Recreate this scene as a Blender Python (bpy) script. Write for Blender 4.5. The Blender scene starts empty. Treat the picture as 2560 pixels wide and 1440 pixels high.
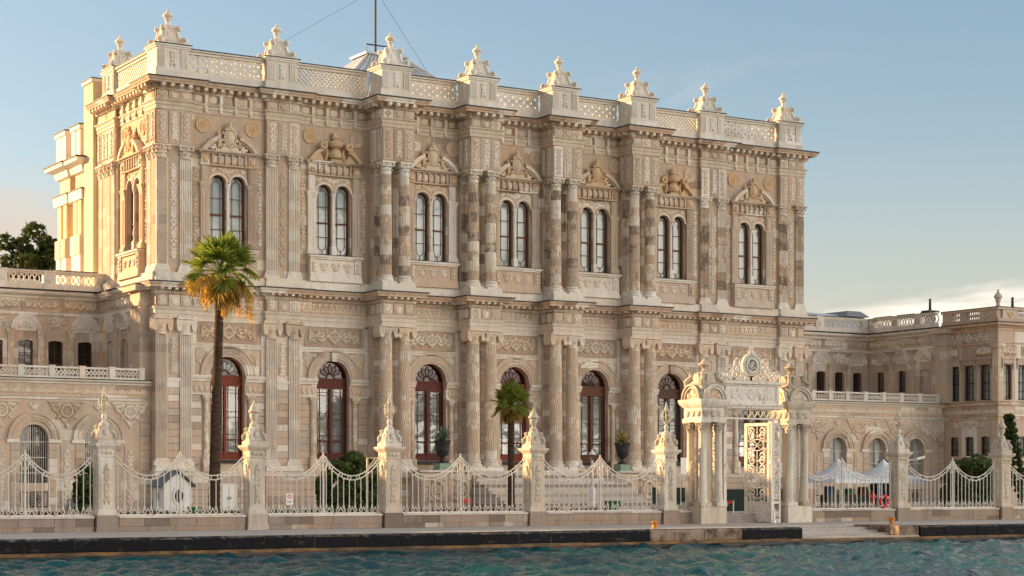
import bpy, math, random
import numpy as np
from mathutils import Matrix, Vector
random.seed(7); RNG = np.random.default_rng(7)
R = math.radians
SC = bpy.context.scene
COL = SC.collection

# ------------------------------------------------------------------ camera
CAMX, CAMY, CAMZ, YAW = -35.964, -95.037, 3.0, 31.340
cam_d = bpy.data.cameras.new('camera'); cam = bpy.data.objects.new('camera', cam_d); COL.objects.link(cam)
cam.location = (CAMX, CAMY, CAMZ); cam.rotation_euler = (R(90), 0, R(-YAW))
cam_d.sensor_width = 36; cam_d.lens = 36 * 4750 / 2560; cam_d.shift_y = (1207 - 720) / 2560
cam_d.clip_start = 0.5; cam_d.clip_end = 9000
SC.camera = cam

# ------------------------------------------------------------------ sky, sun, exposure
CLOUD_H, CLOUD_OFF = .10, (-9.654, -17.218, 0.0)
SUN_EL, SUN_AZ = 14.5, 46.0                 # azimuth: degrees behind the facade line, from -X towards +Y
SDIR = Vector((-math.cos(R(SUN_AZ)) * math.cos(R(SUN_EL)), math.sin(R(SUN_AZ)) * math.cos(R(SUN_EL)), math.sin(R(SUN_EL))))
world = bpy.data.worlds.new('World'); SC.world = world; world.use_nodes = True
wn, wl = world.node_tree.nodes, world.node_tree.links
bg = wn['Background']
sky = wn.new('ShaderNodeTexSky'); sky.sky_type = 'NISHITA'; sky.sun_disc = False
sky.sun_elevation = R(SUN_EL); sky.sun_rotation = math.atan2(SDIR.x, SDIR.y)
sky.air_density = 1.0; sky.dust_density = 1.5; sky.ozone_density = 1.0; sky.altitude = 0
tc = wn.new('ShaderNodeTexCoord'); sep = wn.new('ShaderNodeSeparateXYZ'); wl.new(tc.outputs['Generated'], sep.inputs[0])
# broken evening cloud, kept clear of the view and spread to light the facade: one flat layer over the whole sky, foreshortened into streaks towards the horizon
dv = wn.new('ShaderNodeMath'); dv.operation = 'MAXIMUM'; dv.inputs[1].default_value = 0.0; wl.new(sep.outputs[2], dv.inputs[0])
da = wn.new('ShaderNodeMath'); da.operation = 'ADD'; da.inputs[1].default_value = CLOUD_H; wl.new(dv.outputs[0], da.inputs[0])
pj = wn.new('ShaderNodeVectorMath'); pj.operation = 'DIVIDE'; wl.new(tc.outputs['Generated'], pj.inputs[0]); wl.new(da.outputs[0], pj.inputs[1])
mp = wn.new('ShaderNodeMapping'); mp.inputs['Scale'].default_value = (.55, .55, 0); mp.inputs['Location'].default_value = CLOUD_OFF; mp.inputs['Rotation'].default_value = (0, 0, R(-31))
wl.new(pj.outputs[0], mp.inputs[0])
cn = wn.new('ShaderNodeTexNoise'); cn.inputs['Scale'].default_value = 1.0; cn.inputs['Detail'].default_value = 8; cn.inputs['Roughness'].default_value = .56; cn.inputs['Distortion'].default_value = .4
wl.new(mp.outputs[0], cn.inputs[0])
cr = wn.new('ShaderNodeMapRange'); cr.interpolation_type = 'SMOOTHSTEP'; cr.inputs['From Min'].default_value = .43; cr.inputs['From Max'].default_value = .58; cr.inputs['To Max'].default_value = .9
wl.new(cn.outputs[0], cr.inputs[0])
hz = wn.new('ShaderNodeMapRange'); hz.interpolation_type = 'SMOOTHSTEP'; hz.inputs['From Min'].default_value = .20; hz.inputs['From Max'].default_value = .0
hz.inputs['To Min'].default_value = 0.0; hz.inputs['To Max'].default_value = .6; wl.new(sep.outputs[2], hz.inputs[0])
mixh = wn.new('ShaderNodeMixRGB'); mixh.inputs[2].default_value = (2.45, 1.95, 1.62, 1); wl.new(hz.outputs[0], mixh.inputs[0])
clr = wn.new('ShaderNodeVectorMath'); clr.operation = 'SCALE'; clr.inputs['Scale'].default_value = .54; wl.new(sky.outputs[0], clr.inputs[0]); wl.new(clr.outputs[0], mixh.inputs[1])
# clouds opposite the low sun are lit face-on, boosted further to fill the shaded facade
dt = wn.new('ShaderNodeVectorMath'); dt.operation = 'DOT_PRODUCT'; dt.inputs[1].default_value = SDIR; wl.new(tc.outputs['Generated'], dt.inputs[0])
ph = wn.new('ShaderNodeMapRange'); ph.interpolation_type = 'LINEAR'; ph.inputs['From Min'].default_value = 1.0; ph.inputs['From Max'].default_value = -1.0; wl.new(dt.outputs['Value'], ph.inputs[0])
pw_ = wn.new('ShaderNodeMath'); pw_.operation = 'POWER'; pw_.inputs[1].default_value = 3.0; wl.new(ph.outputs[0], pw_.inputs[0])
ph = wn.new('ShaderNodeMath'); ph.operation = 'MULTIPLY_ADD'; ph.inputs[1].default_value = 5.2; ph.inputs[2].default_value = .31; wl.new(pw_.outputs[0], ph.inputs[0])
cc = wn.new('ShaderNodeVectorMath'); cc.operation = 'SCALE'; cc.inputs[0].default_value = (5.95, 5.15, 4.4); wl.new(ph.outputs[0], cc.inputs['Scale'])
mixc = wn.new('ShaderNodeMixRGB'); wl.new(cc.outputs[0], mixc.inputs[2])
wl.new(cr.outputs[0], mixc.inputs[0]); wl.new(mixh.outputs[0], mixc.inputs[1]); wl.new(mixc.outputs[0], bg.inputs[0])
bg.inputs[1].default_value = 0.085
sun_d = bpy.data.lights.new('sun', 'SUN'); sun = bpy.data.objects.new('sun', sun_d); COL.objects.link(sun)
sun_d.energy = 2.9; sun_d.angle = R(0.5); sun_d.color = (1.0, .66, .34)
sun.rotation_euler = SDIR.to_track_quat('Z', 'Y').to_euler(); sun.location = (-60, 20, 60)
SC.view_settings.view_transform = 'Standard'; SC.view_settings.look = 'None'
SC.view_settings.gamma = 1.0; SC.view_settings.use_curve_mapping = False; SC.view_settings.exposure = 2.0
SC.cycles.max_bounces = 6; SC.cycles.transparent_max_bounces = 12

# ------------------------------------------------------------------ node helpers
class NT:
    def __init__(s, name):
        s.m = bpy.data.materials.new(name); s.m.use_nodes = True
        s.n, s.l = s.m.node_tree.nodes, s.m.node_tree.links
        s.b = s.n['Principled BSDF']
        s.geo = s.n.new('ShaderNodeNewGeometry')
    def link(s, a, b): s.l.new(a, b)
    def noise(s, scale=1, detail=4, rough=.55, sv=(1, 1, 1), vec=None):
        mp = s.n.new('ShaderNodeMapping'); mp.inputs['Scale'].default_value = sv
        s.link(vec if vec is not None else s.geo.outputs['Position'], mp.inputs[0])
        n = s.n.new('ShaderNodeTexNoise'); n.inputs['Scale'].default_value = scale; n.inputs['Detail'].default_value = detail
        n.inputs['Roughness'].default_value = rough; s.link(mp.outputs[0], n.inputs[0]); return n.outputs[0]
    def ramp(s, fac, stops, const=False):
        r = s.n.new('ShaderNodeValToRGB'); e = r.color_ramp.elements
        if const: r.color_ramp.interpolation = 'CONSTANT'
        while len(e) < len(stops): e.new(.5)
        for k, (p, c) in enumerate(stops):
            e[k].position = p; e[k].color = (c, c, c, 1) if isinstance(c, (int, float)) else (*c, 1)
        s.link(fac, r.inputs[0]); return r.outputs[0]
    def math(s, op, a, b):
        m = s.n.new('ShaderNodeMath'); m.operation = op
        for k, q in enumerate((a, b)):
            if isinstance(q, (int, float)): m.inputs[k].default_value = q
            else: s.link(q, m.inputs[k])
        return m.outputs[0]
    def mix(s, fac, a, b, mode='MIX'):
        m = s.n.new('ShaderNodeMixRGB'); m.blend_type = mode
        for k, q in enumerate((fac, a, b)):
            if isinstance(q, (int, float)): m.inputs[k].default_value = q if k == 0 else (q, q, q, 1)
            elif isinstance(q, tuple): m.inputs[k].default_value = (*q, 1)
            else: s.link(q, m.inputs[k])
        return m.outputs[0]
    def rnd(s): return s.n.new('ShaderNodeObjectInfo').outputs['Random']
    def bump(s, h, strength=.3, dist=.02):
        b = s.n.new('ShaderNodeBump'); b.inputs['Strength'].default_value = strength; b.inputs['Distance'].default_value = dist
        s.link(h, b.inputs['Height']); s.link(b.outputs[0], s.b.inputs['Normal'])
    def done(s, col, rough=.8, spec=.3, metal=0):
        if isinstance(col, tuple): s.b.inputs['Base Color'].default_value = (*col, 1)
        else: s.link(col, s.b.inputs['Base Color'])
        if isinstance(rough, (int, float)): s.b.inputs['Roughness'].default_value = rough
        else: s.link(rough, s.b.inputs['Roughness'])
        s.b.inputs['Specular IOR Level'].default_value = spec; s.b.inputs['Metallic'].default_value = metal
        return s.m

def stone(name, tan, pale, dark, dk=.08, pl=.86, by='course', row=.52, bw=1.25, wear=.25, streak=.5, bumps=.35, tint=.09, rag=.12, robj=1.0):
    t = NT(name)
    if by == 'course':
        sp = t.n.new('ShaderNodeSeparateXYZ'); t.link(t.geo.outputs['Position'], sp.inputs[0])
        u = t.math('ADD', sp.outputs[0], sp.outputs[1])
        cb = t.n.new('ShaderNodeCombineXYZ'); t.link(u, cb.inputs[0]); t.link(sp.outputs[2], cb.inputs[1])
        br = t.n.new('ShaderNodeTexBrick'); br.inputs['Color1'].default_value = (0, 0, 0, 1); br.inputs['Color2'].default_value = (1, 1, 1, 1)
        br.inputs['Mortar'].default_value = (.4, .4, .4, 1); br.inputs['Scale'].default_value = 1; br.inputs['Mortar Size'].default_value = .006
        br.inputs['Brick Width'].default_value = bw; br.inputs['Row Height'].default_value = row; br.inputs['Bias'].default_value = 0
        t.link(cb.outputs[0], br.inputs['Vector']); rnd = br.outputs['Color']
    else:
        rnd = t.math('ADD', t.math('MULTIPLY', t.math('SUBTRACT', t.rnd(), .5), robj), .5)
    edge = t.noise(2.6, 8, .66, (1.4, 1.4, .7))
    rnd = t.math('ADD', rnd, t.math('MULTIPLY', t.math('SUBTRACT', edge, .5), rag))
    big = t.noise(.35, 3)
    warm = tuple(min(1, c * k) for c, k in zip(tan, (1 + tint, 1, 1 - tint)))
    cool = tuple(c * k for c, k in zip(tan, (1 - tint, 1 - tint * .6, 1)))
    col = t.ramp(rnd, [(0, dark), (max(dk - .01, .001), dark), (dk + .015, cool), (.35, tan), (.62, warm), (pl - .03, tan), (pl + .02, pale), (1, pale)])
    col = t.mix(t.math('MULTIPLY', t.ramp(big, [(.35, 0), (.7, 1)]), .3), col, tuple(c * .78 for c in tan))
    wn_ = t.ramp(t.noise(1.6, 8, .68), [(.55, 0), (.62, 1)])
    col = t.mix(t.math('MULTIPLY', wn_, wear), col, pale)
    st = t.ramp(t.noise(2.2, 5, .6, (1.6, 1.6, .18)), [(.45, 1), (.75, 0)])
    col = t.mix(t.math('MULTIPLY', t.math('SUBTRACT', 1, st), streak * .9), col, tuple(c * .5 for c in tan))
    fine = t.ramp(t.noise(14, 6, .7), [(.2, .80), (.8, 1.15)])
    col = t.mix(1.0, col, fine, 'MULTIPLY')
    t.bump(t.noise(20, 6, .7), bumps, .03)
    return t.done(col, .88, .25)

def plain(name, col, rough=.6, var=.25, scale=6, spec=.4, metal=0, bump=0):
    t = NT(name); f = t.ramp(t.noise(scale, 5, .6), [(.25, 1 - var), (.75, 1 + var * .4)])
    if bump: t.bump(t.noise(scale * 4, 4), bump, .02)
    return t.done(t.mix(1.0, col, f, 'MULTIPLY'), rough, spec, metal)

TAN, PALE, DARK = (.545, .415, .295), (.82, .745, .625), (.27, .205, .155)
M = {}
M['wall'] = stone('tan stone wall', TAN, PALE, (.36, .255, .18), dk=.05, pl=.93, wear=.16, streak=.45)
M['lowwall'] = stone('pale ground floor stone', (.58, .46, .345), PALE, (.42, .31, .225), dk=.05, pl=.90, wear=.2, streak=.4)
M['drum'] = stone('weathered column drum stone', TAN, (.78, .70, .57), DARK, dk=.23, pl=.46, by='object', wear=.5, streak=.4, rag=1.3, robj=.75)
M['drumlow'] = stone('lower column stone', (.62, .485, .355), PALE, (.42, .31, .225), dk=.14, pl=.62, by='object', wear=.7, streak=.5, rag=1.5, robj=.3)
M['drumpale'] = stone('pale pilaster stone', (.73, .64, .525), (.84, .78, .67), (.58, .46, .35), dk=.04, pl=.35, by='object', wear=.4, streak=.45, rag=1.0, robj=.5)
M['block'] = stone('rusticated block stone', (.57, .45, .34), PALE, (.42, .31, .225), dk=.10, pl=.86, by='object', wear=.2, streak=.4)
M['carve'] = stone('carved stone', (.74, .615, .475), (.82, .735, .605), (.58, .45, .325), dk=.1, pl=.8, by='object', wear=.3, streak=.4)
M['gold'] = stone('ochre carved stone', (.66, .455, .265), (.70, .56, .40), (.50, .34, .20), dk=.1, pl=.8, by='object', wear=.2, streak=.5)
M['field'] = stone('carved panel ground', (.50, .36, .25), (.58, .45, .33), (.36, .25, .175), dk=.1, pl=.9, by='object', wear=.1, streak=.4)
M['pale'] = stone('pale limestone', (.75, .685, .575), (.84, .79, .70), (.62, .53, .42), dk=.10, pl=.85, wear=.3, streak=.35, row=.62, bw=1.5, tint=.05)
M['palepc'] = stone('pale carved limestone', (.75, .685, .57), (.84, .79, .69), (.63, .53, .41), dk=.10, pl=.7, by='object', wear=.35, streak=.4, tint=.06)
M['corn'] = stone('cornice stone', (.58, .425, .295), PALE, (.34, .235, .155), dk=.12, pl=.86, wear=.25, streak=.6, row=3, bw=.9)
M['lead'] = plain('lead flashing', (.022, .021, .022), .6, .4)
M['roof'] = plain('weathered sheet roof', (.40, .46, .52), .45, .4, 1.5, .5)
M['wood1'] = plain('red painted timber', (.21, .036, .014), .5, .4, 9, .2)
M['wood'] = plain('red brown painted timber', (.115, .022, .013), .5, .4, 9, .2)
M['woodb'] = plain('brown painted timber', (.14, .046, .02), .5, .35, 9, .2)
M['woodd'] = plain('dark brown sash timber', (.10, .04, .022), .5, .35, 9, .2)
M['yellow'] = plain('yellow plaster', (.74, .57, .345), .85, .14, .8)
M['white'] = plain('white plaster', (.80, .72, .62), .85, .12, .8)
M['petal'] = plain('taupe stained glass', (.15, .115, .11), .25, .3, 5, .2)
M['iron'] = plain('black iron', (.03, .028, .026), .5, .3)
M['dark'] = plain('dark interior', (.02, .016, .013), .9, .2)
M['curtain'] = plain('white net curtain', (.55, .53, .50), .9, .25, 2.2)
M['blind'] = plain('pale window blind', (.50, .54, .52), .8, .14, .6)
M['asphalt'] = plain('paving', (.30, .27, .24), .9, .3, 2)
M['gravel'] = plain('pale bounce gravel', (.46, .41, .34), .95, .25, 5)  # picked pale to throw light up at the facade

t = NT('white painted iron with rust')
rust = t.ramp(t.noise(3.5, 8, .7), [(.60, 0), (.68, 1)])
c = t.mix(t.math('MULTIPLY', rust, .75), (.68, .63, .535), (.34, .15, .05))
c = t.mix(1.0, c, t.ramp(t.noise(11, 4), [(.2, .8), (.8, 1.08)]), 'MULTIPLY'); t.bump(t.noise(40, 4), .25, .01)
M['paint'] = t.done(c, .5, .4)
t = NT('white painted iron streaked with rust')
rust = t.ramp(t.noise(2.6, 8, .72, (2.2, 2.2, .55)), [(.54, 0), (.64, 1)])
c = t.mix(t.math('MULTIPLY', rust, .85), (.72, .67, .575), (.48, .20, .05))
M['paintr'] = t.done(t.mix(1.0, c, t.ramp(t.noise(12, 4), [(.2, .82), (.8, 1.06)]), 'MULTIPLY'), .5, .4)
M['marble'] = stone('weathered white marble', (.62, .535, .42), (.76, .69, .575), (.46, .36, .26), dk=.08, pl=.75, by='object', wear=.45, streak=.8, tint=.05, rag=.5)
M['basest'] = stone('brown grey base stone', (.36, .28, .215), (.55, .47, .37), (.20, .155, .12), dk=.18, pl=.9, by='object', wear=.12, streak=.7)
M['coping'] = stone('grey white coping', (.60, .55, .48), (.74, .69, .60), (.42, .36, .3), dk=.1, pl=.8, wear=.4, streak=.3, row=3, bw=1.6)

# glass: mirror-like sheet that lets most light through
def glass(name, tint=(.92, .96, .95), through=.72, rough=.02):
    m = bpy.data.materials.new(name); m.use_nodes = True; n, l = m.node_tree.nodes, m.node_tree.links
    for q in list(n): n.remove(q)
    o = n.new('ShaderNodeOutputMaterial'); tr = n.new('ShaderNodeBsdfTransparent'); gl = n.new('ShaderNodeBsdfGlossy'); mx = n.new('ShaderNodeMixShader')
    tr.inputs[0].default_value = (*tint, 1); gl.inputs['Roughness'].default_value = rough
    fr = n.new('ShaderNodeLayerWeight'); fr.inputs['Blend'].default_value = .35
    mr = n.new('ShaderNodeMapRange'); mr.inputs['To Min'].default_value = (1 - through) * .35; mr.inputs['To Max'].default_value = .6; l.new(fr.outputs['Fresnel'], mr.inputs[0])
    tx = n.new('ShaderNodeNewGeometry'); nz = n.new('ShaderNodeTexNoise'); nz.inputs['Scale'].default_value = .9; l.new(tx.outputs['Position'], nz.inputs[0])
    bp = n.new('ShaderNodeBump'); bp.inputs['Strength'].default_value = .12; bp.inputs['Distance'].default_value = .06; l.new(nz.outputs[0], bp.inputs['Height']); l.new(bp.outputs[0], gl.inputs['Normal'])
    l.new(mr.outputs[0], mx.inputs[0]); l.new(tr.outputs[0], mx.inputs[1]); l.new(gl.outputs[0], mx.inputs[2]); l.new(mx.outputs[0], o.inputs[0]); return m
M['glass'] = glass('window glass', (.85, .88, .88), .94)
M['glass2'] = glass('old sash glass', (.93, .96, .95), .95)
M['globe'] = glass('lantern globe glass', (.93, .90, .80), .86, .03)
M['violet'] = glass('violet stained glass', (.20, .13, .34), .98)

def leafmat(name, c1, c2, trans=.35):
    t = NT(name); rn = t.n.new('ShaderNodeTexNoise'); rn.inputs['Scale'].default_value = 1.7; rn.inputs['Detail'].default_value = 3; t.link(t.geo.outputs['Position'], rn.inputs[0])
    f = t.mix(.5, rn.outputs[0], t.geo.outputs['Random Per Island'])
    c = t.ramp(f, [(.3, c1), (.7, c2)])
    t.done(c, .55, .35)
    tl = t.n.new('ShaderNodeBsdfTranslucent'); t.link(c, tl.inputs[0]); mx = t.n.new('ShaderNodeMixShader'); mx.inputs[0].default_value = trans
    t.link(t.b.outputs[0], mx.inputs[1]); t.link(tl.outputs[0], mx.inputs[2]); t.link(mx.outputs[0], t.n['Material Output'].inputs[0]); return t.m
M['leaf'] = leafmat('tree leaves', (.025, .048, .010), (.09, .12, .026), .45)
M['bush'] = leafmat('clipped shrub leaves', (.032, .062, .010), (.12, .16, .03))
M['palm'] = leafmat('palm blades', (.08, .14, .015), (.30, .34, .05), .6)
M['palmdry'] = leafmat('dry palm blades', (.24, .16, .03), (.46, .30, .07), .6)
M['fruit'] = leafmat('golden fruit stalks', (.62, .33, .05), (.80, .52, .12), .5)
M['agave'] = leafmat('agave leaves', (.07, .13, .10), (.16, .24, .17), .15)
M['agavey'] = leafmat('striped agave leaves', (.07, .12, .04), (.42, .32, .05), .15)
M['hedge'] = leafmat('bedding plants', (.02, .05, .01), (.08, .13, .03), .3)
M['grass'] = plain('lawn', (.05, .085, .022), .95, .4, 3)
t = NT('ringed palm bark'); t.bump(t.noise(6, 6, .7, (1, 1, 5)), 1.0, .05)
M['bark'] = t.done(t.mix(t.ramp(t.noise(3, 7, .7, (1, 1, 6)), [(.35, 0), (.65, 1)]), (.03, .018, .012), (.12, .075, .045)), .95, .15)
M['barkt'] = plain('tree bark', (.09, .065, .045), .95, .4, 6, .2, 0, .6)

# ------------------------------------------------------------------ mesh helpers
class MB:
    def __init__(s): s.v = []; s.f = []
    def add(s, vs, fs):
        o = len(s.v); s.v += [tuple(p) for p in vs]; s.f += [tuple(i + o for i in f) for f in fs]; return s
    def box(s, x0, y0, z0, x1, y1, z1):
        return s.add([(x0, y0, z0), (x1, y0, z0), (x1, y1, z0), (x0, y1, z0), (x0, y0, z1), (x1, y0, z1), (x1, y1, z1), (x0, y1, z1)],
                     [(0, 3, 2, 1), (4, 5, 6, 7), (0, 1, 5, 4), (1, 2, 6, 5), (2, 3, 7, 6), (3, 0, 4, 7)])
    def frust(s, x0, x1, y0, y1, z0, z1, ix, iy):      # box tapering by ix, iy towards z1
        return s.add([(x0, y0, z0), (x1, y0, z0), (x1, y1, z0), (x0, y1, z0), (x0 + ix, y0 + iy, z1), (x1 - ix, y0 + iy, z1), (x1 - ix, y1 - iy, z1), (x0 + ix, y1 - iy, z1)],
                     [(0, 3, 2, 1), (4, 5, 6, 7), (0, 1, 5, 4), (1, 2, 6, 5), (2, 3, 7, 6), (3, 0, 4, 7)])
    def bevbox(s, x0, y0, z0, x1, y1, z1, b):          # block with a chamfered front (-y)
        return s.add([(x0, y0 + b, z0), (x1, y0 + b, z0), (x1, y1, z0), (x0, y1, z0), (x0, y0 + b, z1), (x1, y0 + b, z1), (x1, y1, z1), (x0, y1, z1),
                      (x0 + b, y0, z0 + b), (x1 - b, y0, z0 + b), (x1 - b, y0, z1 - b), (x0 + b, y0, z1 - b)],
                     [(0, 3, 2, 1), (4, 5, 6, 7), (1, 2, 6, 5), (2, 3, 7, 6), (3, 0, 4, 7), (8, 9, 10, 11), (0, 1, 9, 8), (1, 5, 10, 9), (5, 4, 11, 10), (4, 0, 8, 11)])
    def lathe(s, prof, n=16, cx=0, cy=0, cz=0, flute=0, nf=0, a0=0):
        vs = []; k = len(prof)
        for i in range(n):
            a = a0 + 2 * math.pi * i / n; q = 1 - (flute if nf and i % 2 else 0)
            for r, z in prof: vs.append((cx + r * q * math.cos(a), cy + r * q * math.sin(a), cz + z))
        fs = [(i * k + j, ((i + 1) % n) * k + j, ((i + 1) % n) * k + j + 1, i * k + j + 1) for i in range(n) for j in range(k - 1)]
        if prof[-1][0] > .002: fs.append(tuple(i * k + k - 1 for i in range(n)))
        if prof[0][0] > .002: fs.append(tuple(i * k for i in reversed(range(n))))
        return s.add(vs, fs)
    def sq(s, prof, cx=0, cy=0, cz=0, asp=1.0):         # square-plan lathe: (half width, z)
        vs = []
        for r, z in prof: vs += [(cx - r, cy - r * asp, cz + z), (cx + r, cy - r * asp, cz + z), (cx + r, cy + r * asp, cz + z), (cx - r, cy + r * asp, cz + z)]
        fs = [(4 * j + i, 4 * j + (i + 1) % 4, 4 * j + 4 + (i + 1) % 4, 4 * j + 4 + i) for j in range(len(prof) - 1) for i in range(4)]
        fs += [(3, 2, 1, 0), tuple(4 * (len(prof) - 1) + i for i in range(4))]
        return s.add(vs, fs)
    def tube(s, pts, r, n=6, sx=1.0, closed=False):     # round bar along 3D points; r number or list; sx flattens across y
        P = [Vector(p) for p in pts]; k = len(P); vs = []
        for i, p in enumerate(P):
            a = P[(i - 1) % k] if (closed or i) else P[0]; b = P[(i + 1) % k] if (closed or i < k - 1) else P[-1]
            d = (b - a); d = d.normalized() if d.length > 1e-6 else Vector((0, 0, 1))
            up = Vector((0, 1, 0)) if abs(d.y) < .9 else Vector((0, 0, 1))
            e1 = d.cross(up).normalized(); e2 = d.cross(e1).normalized()
            rr = r[i] if isinstance(r, (list, tuple)) else r
            for j in range(n):
                an = 2 * math.pi * (j + .5) / n; vs.append(p + e1 * (rr * math.cos(an)) + e2 * (rr * sx * math.sin(an)))
        m = k if closed else k - 1
        fs = [(i * n + j, i * n + (j + 1) % n, ((i + 1) % k) * n + (j + 1) % n, ((i + 1) % k) * n + j) for i in range(m) for j in range(n)]
        if not closed: fs += [tuple(reversed(range(n))), tuple((k - 1) * n + j for j in range(n))]
        return s.add(vs, fs)
    def prism(s, poly, y0, y1):                         # polygon in x,z extruded from y0 (front) to y1
        k = len(poly); vs = [(x, y0, z) for x, z in poly] + [(x, y1, z) for x, z in poly]
        return s.add(vs, [tuple(range(k)), tuple(reversed(range(k, 2 * k)))] + [(i, i + k, (i + 1) % k + k, (i + 1) % k) for i in range(k)])
    def arcband(s, cx, cz, r0, r1, y0, y1, a0=0, a1=180, n=20):   # flat arch ring with thickness
        vs = []
        for i in range(n + 1):
            a = R(a0 + (a1 - a0) * i / n); c, q = math.cos(a), math.sin(a)
            vs += [(cx + r0 * c, y0, cz + r0 * q), (cx + r1 * c, y0, cz + r1 * q), (cx + r1 * c, y1, cz + r1 * q), (cx + r0 * c, y1, cz + r0 * q)]
        fs = []
        for i in range(n):
            o = 4 * i
            for j in range(4): fs.append((o + j, o + (j + 1) % 4, o + 4 + (j + 1) % 4, o + 4 + j))
        if abs(a1 - a0) < 359: fs += [(3, 2, 1, 0), tuple(4 * n + j for j in range(4))]
        return s.add(vs, fs)
    def archwall(s, x0, x1, z0, z1, y, cx, r, zs, zb, depth, n=14, e=1.0):   # wall face with a round-headed opening and its reveal
        s.add([(x0, y, z0), (cx - r, y, z0), (cx - r, y, z1), (x0, y, z1)], [(0, 1, 2, 3)])
        s.add([(cx + r, y, z0), (x1, y, z0), (x1, y, z1), (cx + r, y, z1)], [(0, 1, 2, 3)])
        if zb > z0 + 1e-4: s.add([(cx - r, y, z0), (cx + r, y, z0), (cx + r, y, zb), (cx - r, y, zb)], [(0, 1, 2, 3)])
        pts = [(cx - r, zb)] + [(cx - r * math.cos(math.pi * i / n), zs + r * e * math.sin(math.pi * i / n)) for i in range(n + 1)] + [(cx + r, zb)]
        for (xa, za), (xb, zz) in zip(pts[1:-2], pts[2:-1]): s.add([(xa, y, za), (xb, y, zz), (xb, y, z1), (xa, y, z1)], [(0, 1, 2, 3)])
        for (xa, za), (xb, zz) in zip(pts[:-1], pts[1:]): s.add([(xa, y, za), (xa, y + depth, za), (xb, y + depth, zz), (xb, y, zz)], [(0, 1, 2, 3)])
        s.add([(cx - r, y, zb), (cx + r, y, zb), (cx + r, y + depth, zb), (cx - r, y + depth, zb)], [(0, 1, 2, 3)])
        return s
    def archpoly(s, cx, r, zs, zb, y, n=14, e=1.0):             # filled round-headed sheet
        pts = [(cx - r, zb)] + [(cx - r * math.cos(math.pi * i / n), zs + r * e * math.sin(math.pi * i / n)) for i in range(n + 1)] + [(cx + r, zb)]
        return s.add([(x, y, z) for x, z in pts], [tuple(reversed(range(len(pts))))])
    def archframe(s, cx, r, zs, zb, w, y0, y1, n=14, e=1.0):    # frame of width w following a round-headed opening
        def ring(rr, bb): return [(cx - rr, bb)] + [(cx - rr * math.cos(math.pi * i / n), zs + rr * e * math.sin(math.pi * i / n) - (0 if rr == r else (w if e < .2 else 0))) for i in range(n + 1)] + [(cx + rr, bb)]
        A, B = ring(r, zb), ring(r - w, zb + w); k = len(A); vs = []
        for (a, b), (c, d) in zip(A, B): vs += [(a, y0, b), (c, y0, d), (c, y1, d), (a, y1, b)]
        return s.add(vs, [(4 * i + j, 4 * ((i + 1) % k) + j, 4 * ((i + 1) % k) + (j + 1) % 4, 4 * i + (j + 1) % 4) for i in range(k) for j in range(4)])
    def sweep(s, path, prof, closed=False):              # moulding: profile (out, z) along a plan path, outward = right-hand side
        n = len(path); k = len(prof); vs = []
        for i in range(n):
            p = Vector(path[i]); ns = []
            for a, b in ((i - 1, i), (i, i + 1)):
                if not closed and (a < 0 or b >= n): continue
                d = Vector(path[b % n]) - Vector(path[a % n]); d.normalize(); ns.append(Vector((d.y, -d.x)))
            nn = ns[0] if len(ns) == 1 else (ns[0] + ns[1]) / max(.3, 1 + ns[0].dot(ns[1]))
            for o, z in prof: vs.append((p.x + nn.x * o, p.y + nn.y * o, z))
        m = n if closed else n - 1
        fs = [(i * k + j, ((i + 1) % n) * k + j, ((i + 1) % n) * k + j + 1, i * k + j + 1) for i in range(m) for j in range(k - 1)]
        if not closed: fs += [tuple(reversed(range(k))), tuple((n - 1) * k + j for j in range(k))]
        return s.add(vs, fs)
    def build(s, name, mat, smooth=False, ang=38):
        me = bpy.data.meshes.new(name); me.from_pydata(s.v, [], s.f)
        me.materials.append(M[mat] if isinstance(mat, str) else mat)
        if smooth:
            me.polygons.foreach_set('use_smooth', [True] * len(me.polygons))
            if ang: me.set_sharp_from_angle(angle=R(ang))
        me.update(); return me

CACHE = {}
def cached(key, fn):
    if key not in CACHE: CACHE[key] = fn()
    return CACHE[key]

# ------------------------------------------------------------------ object helpers
WM = {}
def T(x=0, y=0, z=0, rz=0, sx=1, sy=1, sz=1):
    return Matrix.Translation((x, y, z)) @ Matrix.Rotation(R(rz), 4, 'Z') @ Matrix.Diagonal((sx, sy, sz, 1))
def ob(name, me, parent, mw=None):
    o = bpy.data.objects.new(name, me); COL.objects.link(o); mw = mw if mw is not None else Matrix()
    if parent is not None:
        o.parent = parent; o.matrix_parent_inverse = WM[parent].inverted()
    o.matrix_basis = mw; WM[o] = mw; return o
def tag(o, label, cat, group=None, kind=None):
    if label: o['label'] = label
    if cat: o['category'] = cat
    if group: o['group'] = group
    if kind: o['kind'] = kind
    return o
def thing(name, label, cat, loc=(0, 0, 0), group=None):
    o = bpy.data.objects.new(name, None); COL.objects.link(o); o.empty_display_size = .3; o.location = loc
    WM[o] = Matrix.Translation(loc); return tag(o, label, cat, group)
def struct(name, me): o = ob(name, me, None); o['kind'] = 'structure'; return o

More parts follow.
